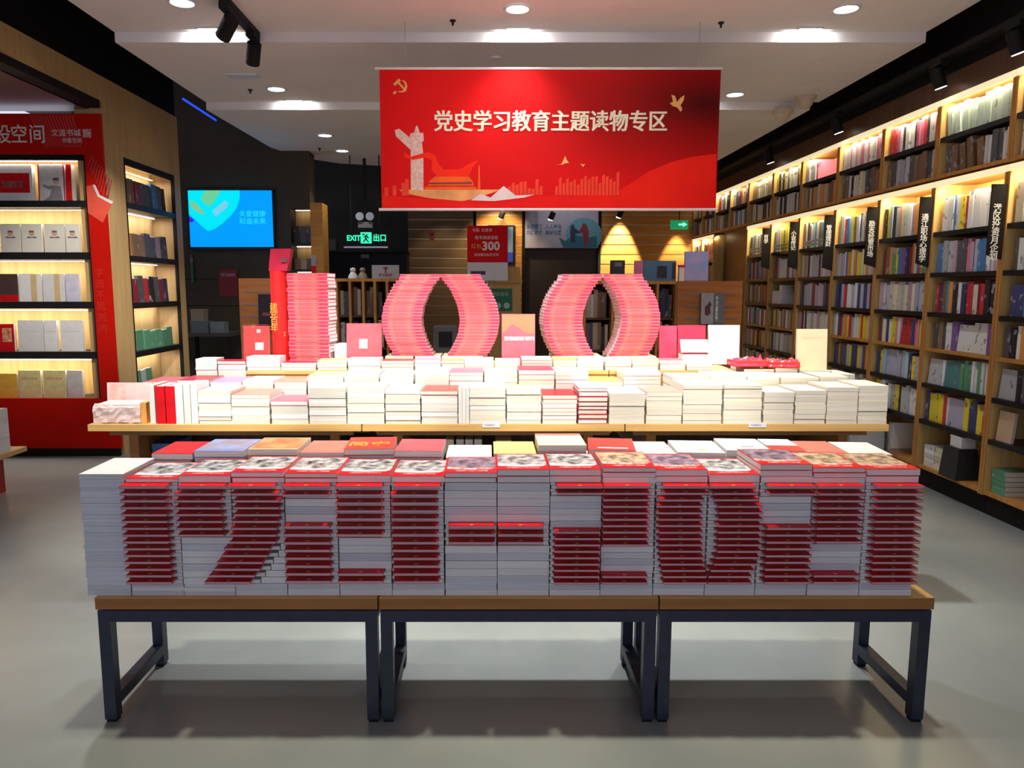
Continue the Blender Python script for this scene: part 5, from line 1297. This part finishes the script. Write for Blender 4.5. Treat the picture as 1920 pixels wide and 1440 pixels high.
for px in (934, 950):
    x, z = onY(px, 573, LYc - .02); part('symbol', MB().cyl((x, LYc - .0135, z), (x, LYc - .012, z), .035, n=18), mat('symbol_mint', (.5, .66, .58), .5, vary=.05), t)
x, z = onY(938, 552, LYc - .02); text('lettering', '便民服务', .05, (x, LYc - .0135, z), mat('symbol_mint', (.5, .66, .58), .5), t)
x0, z1_ = onY(812, 613, 8.0); x1, _ = onY(853, 613, 8.0)
t = thing('payment_machine', 'grey service machine with dark screen behind the first zero', 'machine', ((x0 + x1) / 2, 8.0, 0)); part('cabinet_body', MB().box(x0, x1 + .02, 8.0, 8.3, 0, z1_), mat('machine_grey', (.20, .20, .21), .4, vary=.06), t)
part('dark_screen', MB().box(x0 + .06, x1 - .03, 7.994, 8.0, z1_ - .22, z1_ - .05), mat('device_black', (.02, .018, .02), .3), t)
# wall pictures
a, zt = onY(985, 396, BY - .05); c, zb = onY(1121, 465, BY - .05)
t = thing('blue_poster', 'lilac and blue poster of two people shaking hands above the door', 'poster', ((a + c) / 2, BY - .03, zb))
part('sheet', MB().box(a, c, BY - .05, BY - .03, zb, zt + .1), mat('poster_lilac', (.40, .36, .46), .5, vary=.05), t)


def wp(px, py): return onY(px, py, BY - .05)


def wart(name, pts, m, lift=.053): part(name, MB().prism([wp(*p) for p in pts], lambda u, v, d: (u, BY - lift + d, v), .002), m, t)


wart('round_field', [(1095 + 34 * math.cos(g), 441 + 33 * math.sin(g)) for g in [2 * PI * i / 24 for i in range(24)] if 441 + 33 * math.sin(g) < 464.5], mat('poster_sky', (.12, .32, .42), .5, vary=.06))
wart('ground', [(1048, 445), (1060, 452), (1075, 440), (1100, 446), (1119, 442), (1119, 464), (1056, 464)], mat('poster_teal', (.02, .14, .22), .5, vary=.1), .055)
wart('person_picture', [(1070, 424), (1075, 420), (1078, 428), (1088, 436), (1078, 439), (1078, 454), (1070, 454), (1069, 432)], mat('poster_night', (.02, .03, .07), .5, vary=.1), .057)
wart('person_picture', [(1094, 418), (1100, 422), (1104, 436), (1103, 448), (1100, 462), (1096, 462), (1094, 448), (1092, 436), (1087, 437), (1086, 434)], mat('poster_wine', (.26, .02, .04), .5, vary=.1), .057)
tb = mat('poster_navy', (.04, .14, .26), .5, vary=.06)
for py, s_ in ((426, '志愿服务  人人参与'), (437, '共建和谐  美好社区')):
    x, z = wp(1020, py); text('lettering', s_, .085, (x, BY - .052, z), tb, t, bold=.002, sx=.8)
a, zt = onY(915, 422, BY - .05); c, zb = onY(965, 496, BY - .05)
t = thing('portrait_screen', 'upright framed screen on the orange slatted wall', 'screen', ((a + c) / 2, BY - .03, zb)); part('bezel', MB().box(a, c, BY - .04, BY, zb, zt), black_m, t)
part('panel', MB().box(a + .04, c - .03, BY - .044, BY - .04, zb + .04, zt - .03), mat('screen_steel', (.1, .16, .2), .3, emit=.22, ecol=(.36, .55, .66)), t)
part('lower_image', MB().box(a + .04, c - .03, BY - .047, BY - .044, zb + .04, zb + .2), mat('screen_indigo', (.02, .03, .2), .3, emit=.3, ecol=(.05, .10, .6)), t)
for px, py, lb in ((941, 404, 'small black spotlight over the orange slatted wall'), (1035, 406, 'small black spotlight before the lilac poster'), (1163, 402, 'small black spotlight lighting the slatted wall at the right')):
    x, z = onY(px, py, 12.1)
    t = thing('wall_spotlight', lb, 'spotlight', (x, 12.1, z), group='small spotlights at the back wall')
    part('stem', MB().cyl((x, 12.1, z + .04), (x, 12.1, 4.2), .008, n=8), black_m, t)
    part('lamp_head', MB().cyl((x + .02, 12.08, z + .06), (x - .02, 12.12, z - .04), .045, n=14), black_m, t)
    part('lens', MB().cyl((x - .02, 12.12, z - .04), (x - .022, 12.124, z - .05), .04, n=14), mat('spot_lens', (1, .97, .9), .2, emit=6), t)
# small green exit sign at the right, alarm box on the brown slats
a, zt = onY(1258, 413, 11.9); c, zb = onY(1290, 430, 11.9)
t = thing('exit_sign', 'small green glowing exit sign by the far bookcases', 'sign', ((a + c) / 2, 11.9, zb)); part('sign_body', MB().box(a, c, 11.9, 11.93, zb, zt), mat('exit_face', (.0, .12, .06), .4, emit=.35, ecol=(.0, .65, .25)), t)
x, z = onY(1278, 421, 11.9); part('arrow', MB().prism([(x - .05, z - .015), (x + .02, z - .015), (x + .02, z - .04), (x + .09, z), (x + .02, z + .04), (x + .02, z + .015), (x - .05, z + .015)], lambda u, v, d: (u, 11.897 + d, v), .003), mat('exit_pale', (.1, .3, .2), .4, emit=1.2, ecol=(.2, 1, .55)), t)
part('hanging_rod', MB().cyl(((a + c) / 2, 11.915, zt), ((a + c) / 2, 11.915, 4.2), .008, n=8), black_m, t)
x0, z1_ = onY(806, 433, BY); x1, z0 = onY(815, 447, BY)
t = thing('alarm_box', 'small dark red alarm box on the brown slatted wall', 'alarm', ((x0 + x1) / 2, BY - .03, z0)); part('alarm_body', MB().box(x0, x1, BY - .04, BY - .001, z0, z1_), mat('alarm_red', (.22, .01, .01), .4, vary=.1), t); part('alarm_button', MB().cyl(((x0 + x1) / 2, BY - .045, (z0 + z1_) / 2), ((x0 + x1) / 2, BY - .04, (z0 + z1_) / 2), .02, n=12), black_m, t)
# a trolley of goods behind the pillar
GY = 8.9
a, zt = onY(355, 625, GY); c, _ = onY(430, 625, GY)
t = thing('goods_table', 'small dark table of goods behind the pillar', 'table', ((a + c) / 2, GY + .2, 0)); part('tabletop', MB().box(a - .2, c, GY, GY + .6, zt - .04, zt), darkwall_m, t)
for lx in (a - .15, c - .05):
    for ly in (GY + .03, GY + .53): part('leg', MB().box(lx, lx + .04, ly, ly + .04, 0, zt - .04), black_m, t)
for xa, xb, yt, m, lb in ((357, 390, 602, mat('carton_steel', (.12, .15, .18), .4, vary=.2), 'steel blue box on the goods table behind the pillar'), (393, 420, 604, mat('carton_pewter', (.18, .22, .25), .4, vary=.3), 'pewter box with yellow mark on the goods table'), (357, 381, 580, mat('carton_sand', (.26, .22, .17), .6, vary=.05), 'sand coloured box stacked on the steel blue box')):
    x0, z1_ = onY(xa, yt, GY + .1); x1, _ = onY(xb, yt, GY + .1); b0 = zt if 'stacked' not in lb else onY(xa, 602, GY + .1)[1] + .001
    t = thing('goods_box', lb, 'box', ((x0 + x1) / 2, GY + .1, b0), group='boxes on the goods table'); part('carton', MB().box(x0, x1, GY + .1, GY + .25, b0, z1_ - .025), m, t); part('box_lid', MB().box(x0 - .003, x1 + .003, GY + .097, GY + .253, z1_ - .025, z1_), m, t)
# ceiling lights in the dark back
for px, py, lb in ((560, 346, 'faint ceiling lamp in the dark void left of the banner'), (702, 358, 'faint ceiling lamp in the dark void at the banner edge'), (446, 329, 'faint ceiling lamp in the dark void above the screen')):
    d = (3.35 - EYE) * F / (540 - py); x = (px - PX) * d / F
    t = thing('void_lamp', lb, 'ceiling light', (x, d, 3.35), group='faint lamps in the dark void')
    part('shade', MB().lathe((x, d, 3.35), [(.10, .0), (.09, .06), (.03, .09), (.001, .09)], 18), black_m, t, True); part('lens', MB().lathe((x, d, 3.352), [(.09, 0), (.001, -.002)], 18), mat('lens_dim', (.6, .7, .8), .4, emit=.8, ecol=(.5, .65, .85)), t)
    part('stem', MB().cyl((x, d, 3.44), (x, d, 4.2), .006, n=6), black_m, t)
# white stacks at the foot of the wall bookcase, black bag with white carton
for k, (px, yt, nb, yb_, lb) in enumerate(((1695, 790, 9, 6.18, 'tall'), (1668, 812, 6, 6.72, 'shorter'))):
    z1_ = .62 if k == 0 else .45
    for i in range(nb):
        h = (z1_ - .0) / nb
        book('magazine_bundle', (.21, .17, h - .001), 2, '+y', pm_g, wcover_m, (3.27 + R.uniform(-.004, .004), yb_, z1_ - (i + 1) * h), 'white magazine bundle, %s, %s floor stack by the wall bookcase' % (nthtop(i + 1), lb), 'magazine stacks on the floor')
y_ = 5.20; bz0 = .171
bg = thing('black_bag', 'black shopping bag on the bottom shelf of the nearer wall bookcase', 'bag', (3.42, y_, bz0))
bgm = mat('bag_black', (.02, .022, .026), .5, vary=.2, scale=20)
part('bag_body', MB().hexa([(3.37, y_, bz0), (3.56, y_, bz0), (3.56, y_ + .20, bz0), (3.37, y_ + .20, bz0), (3.39, y_ + .01, .40), (3.52, y_ + .01, .40), (3.52, y_ + .19, .40), (3.39, y_ + .19, .40)]), bgm, bg)
hn = MB()
for i in range(8):
    g0, g1 = PI * i / 8, PI * (i + 1) / 8
    hn.cyl((3.388, y_ + .10 - .04 * math.cos(g0), .37 - .05 * math.sin(g0)), (3.388, y_ + .10 - .04 * math.cos(g1), .37 - .05 * math.sin(g1)), .004, n=8)
part('handle', hn, bgm, bg)
t = thing('white_carton', 'small white box resting on the black shopping bag', 'box', (3.47, y_ + .1, .401))
part('carton', MB().box(3.41, 3.51, y_ + .02, y_ + .15, .401, .48), white_m, t); part('carton_flap', MB().box(3.408, 3.512, y_ + .018, y_ + .152, .47, .482), wcover_m, t)
print('COUNTS', n_front, n_mid, n_shelf)
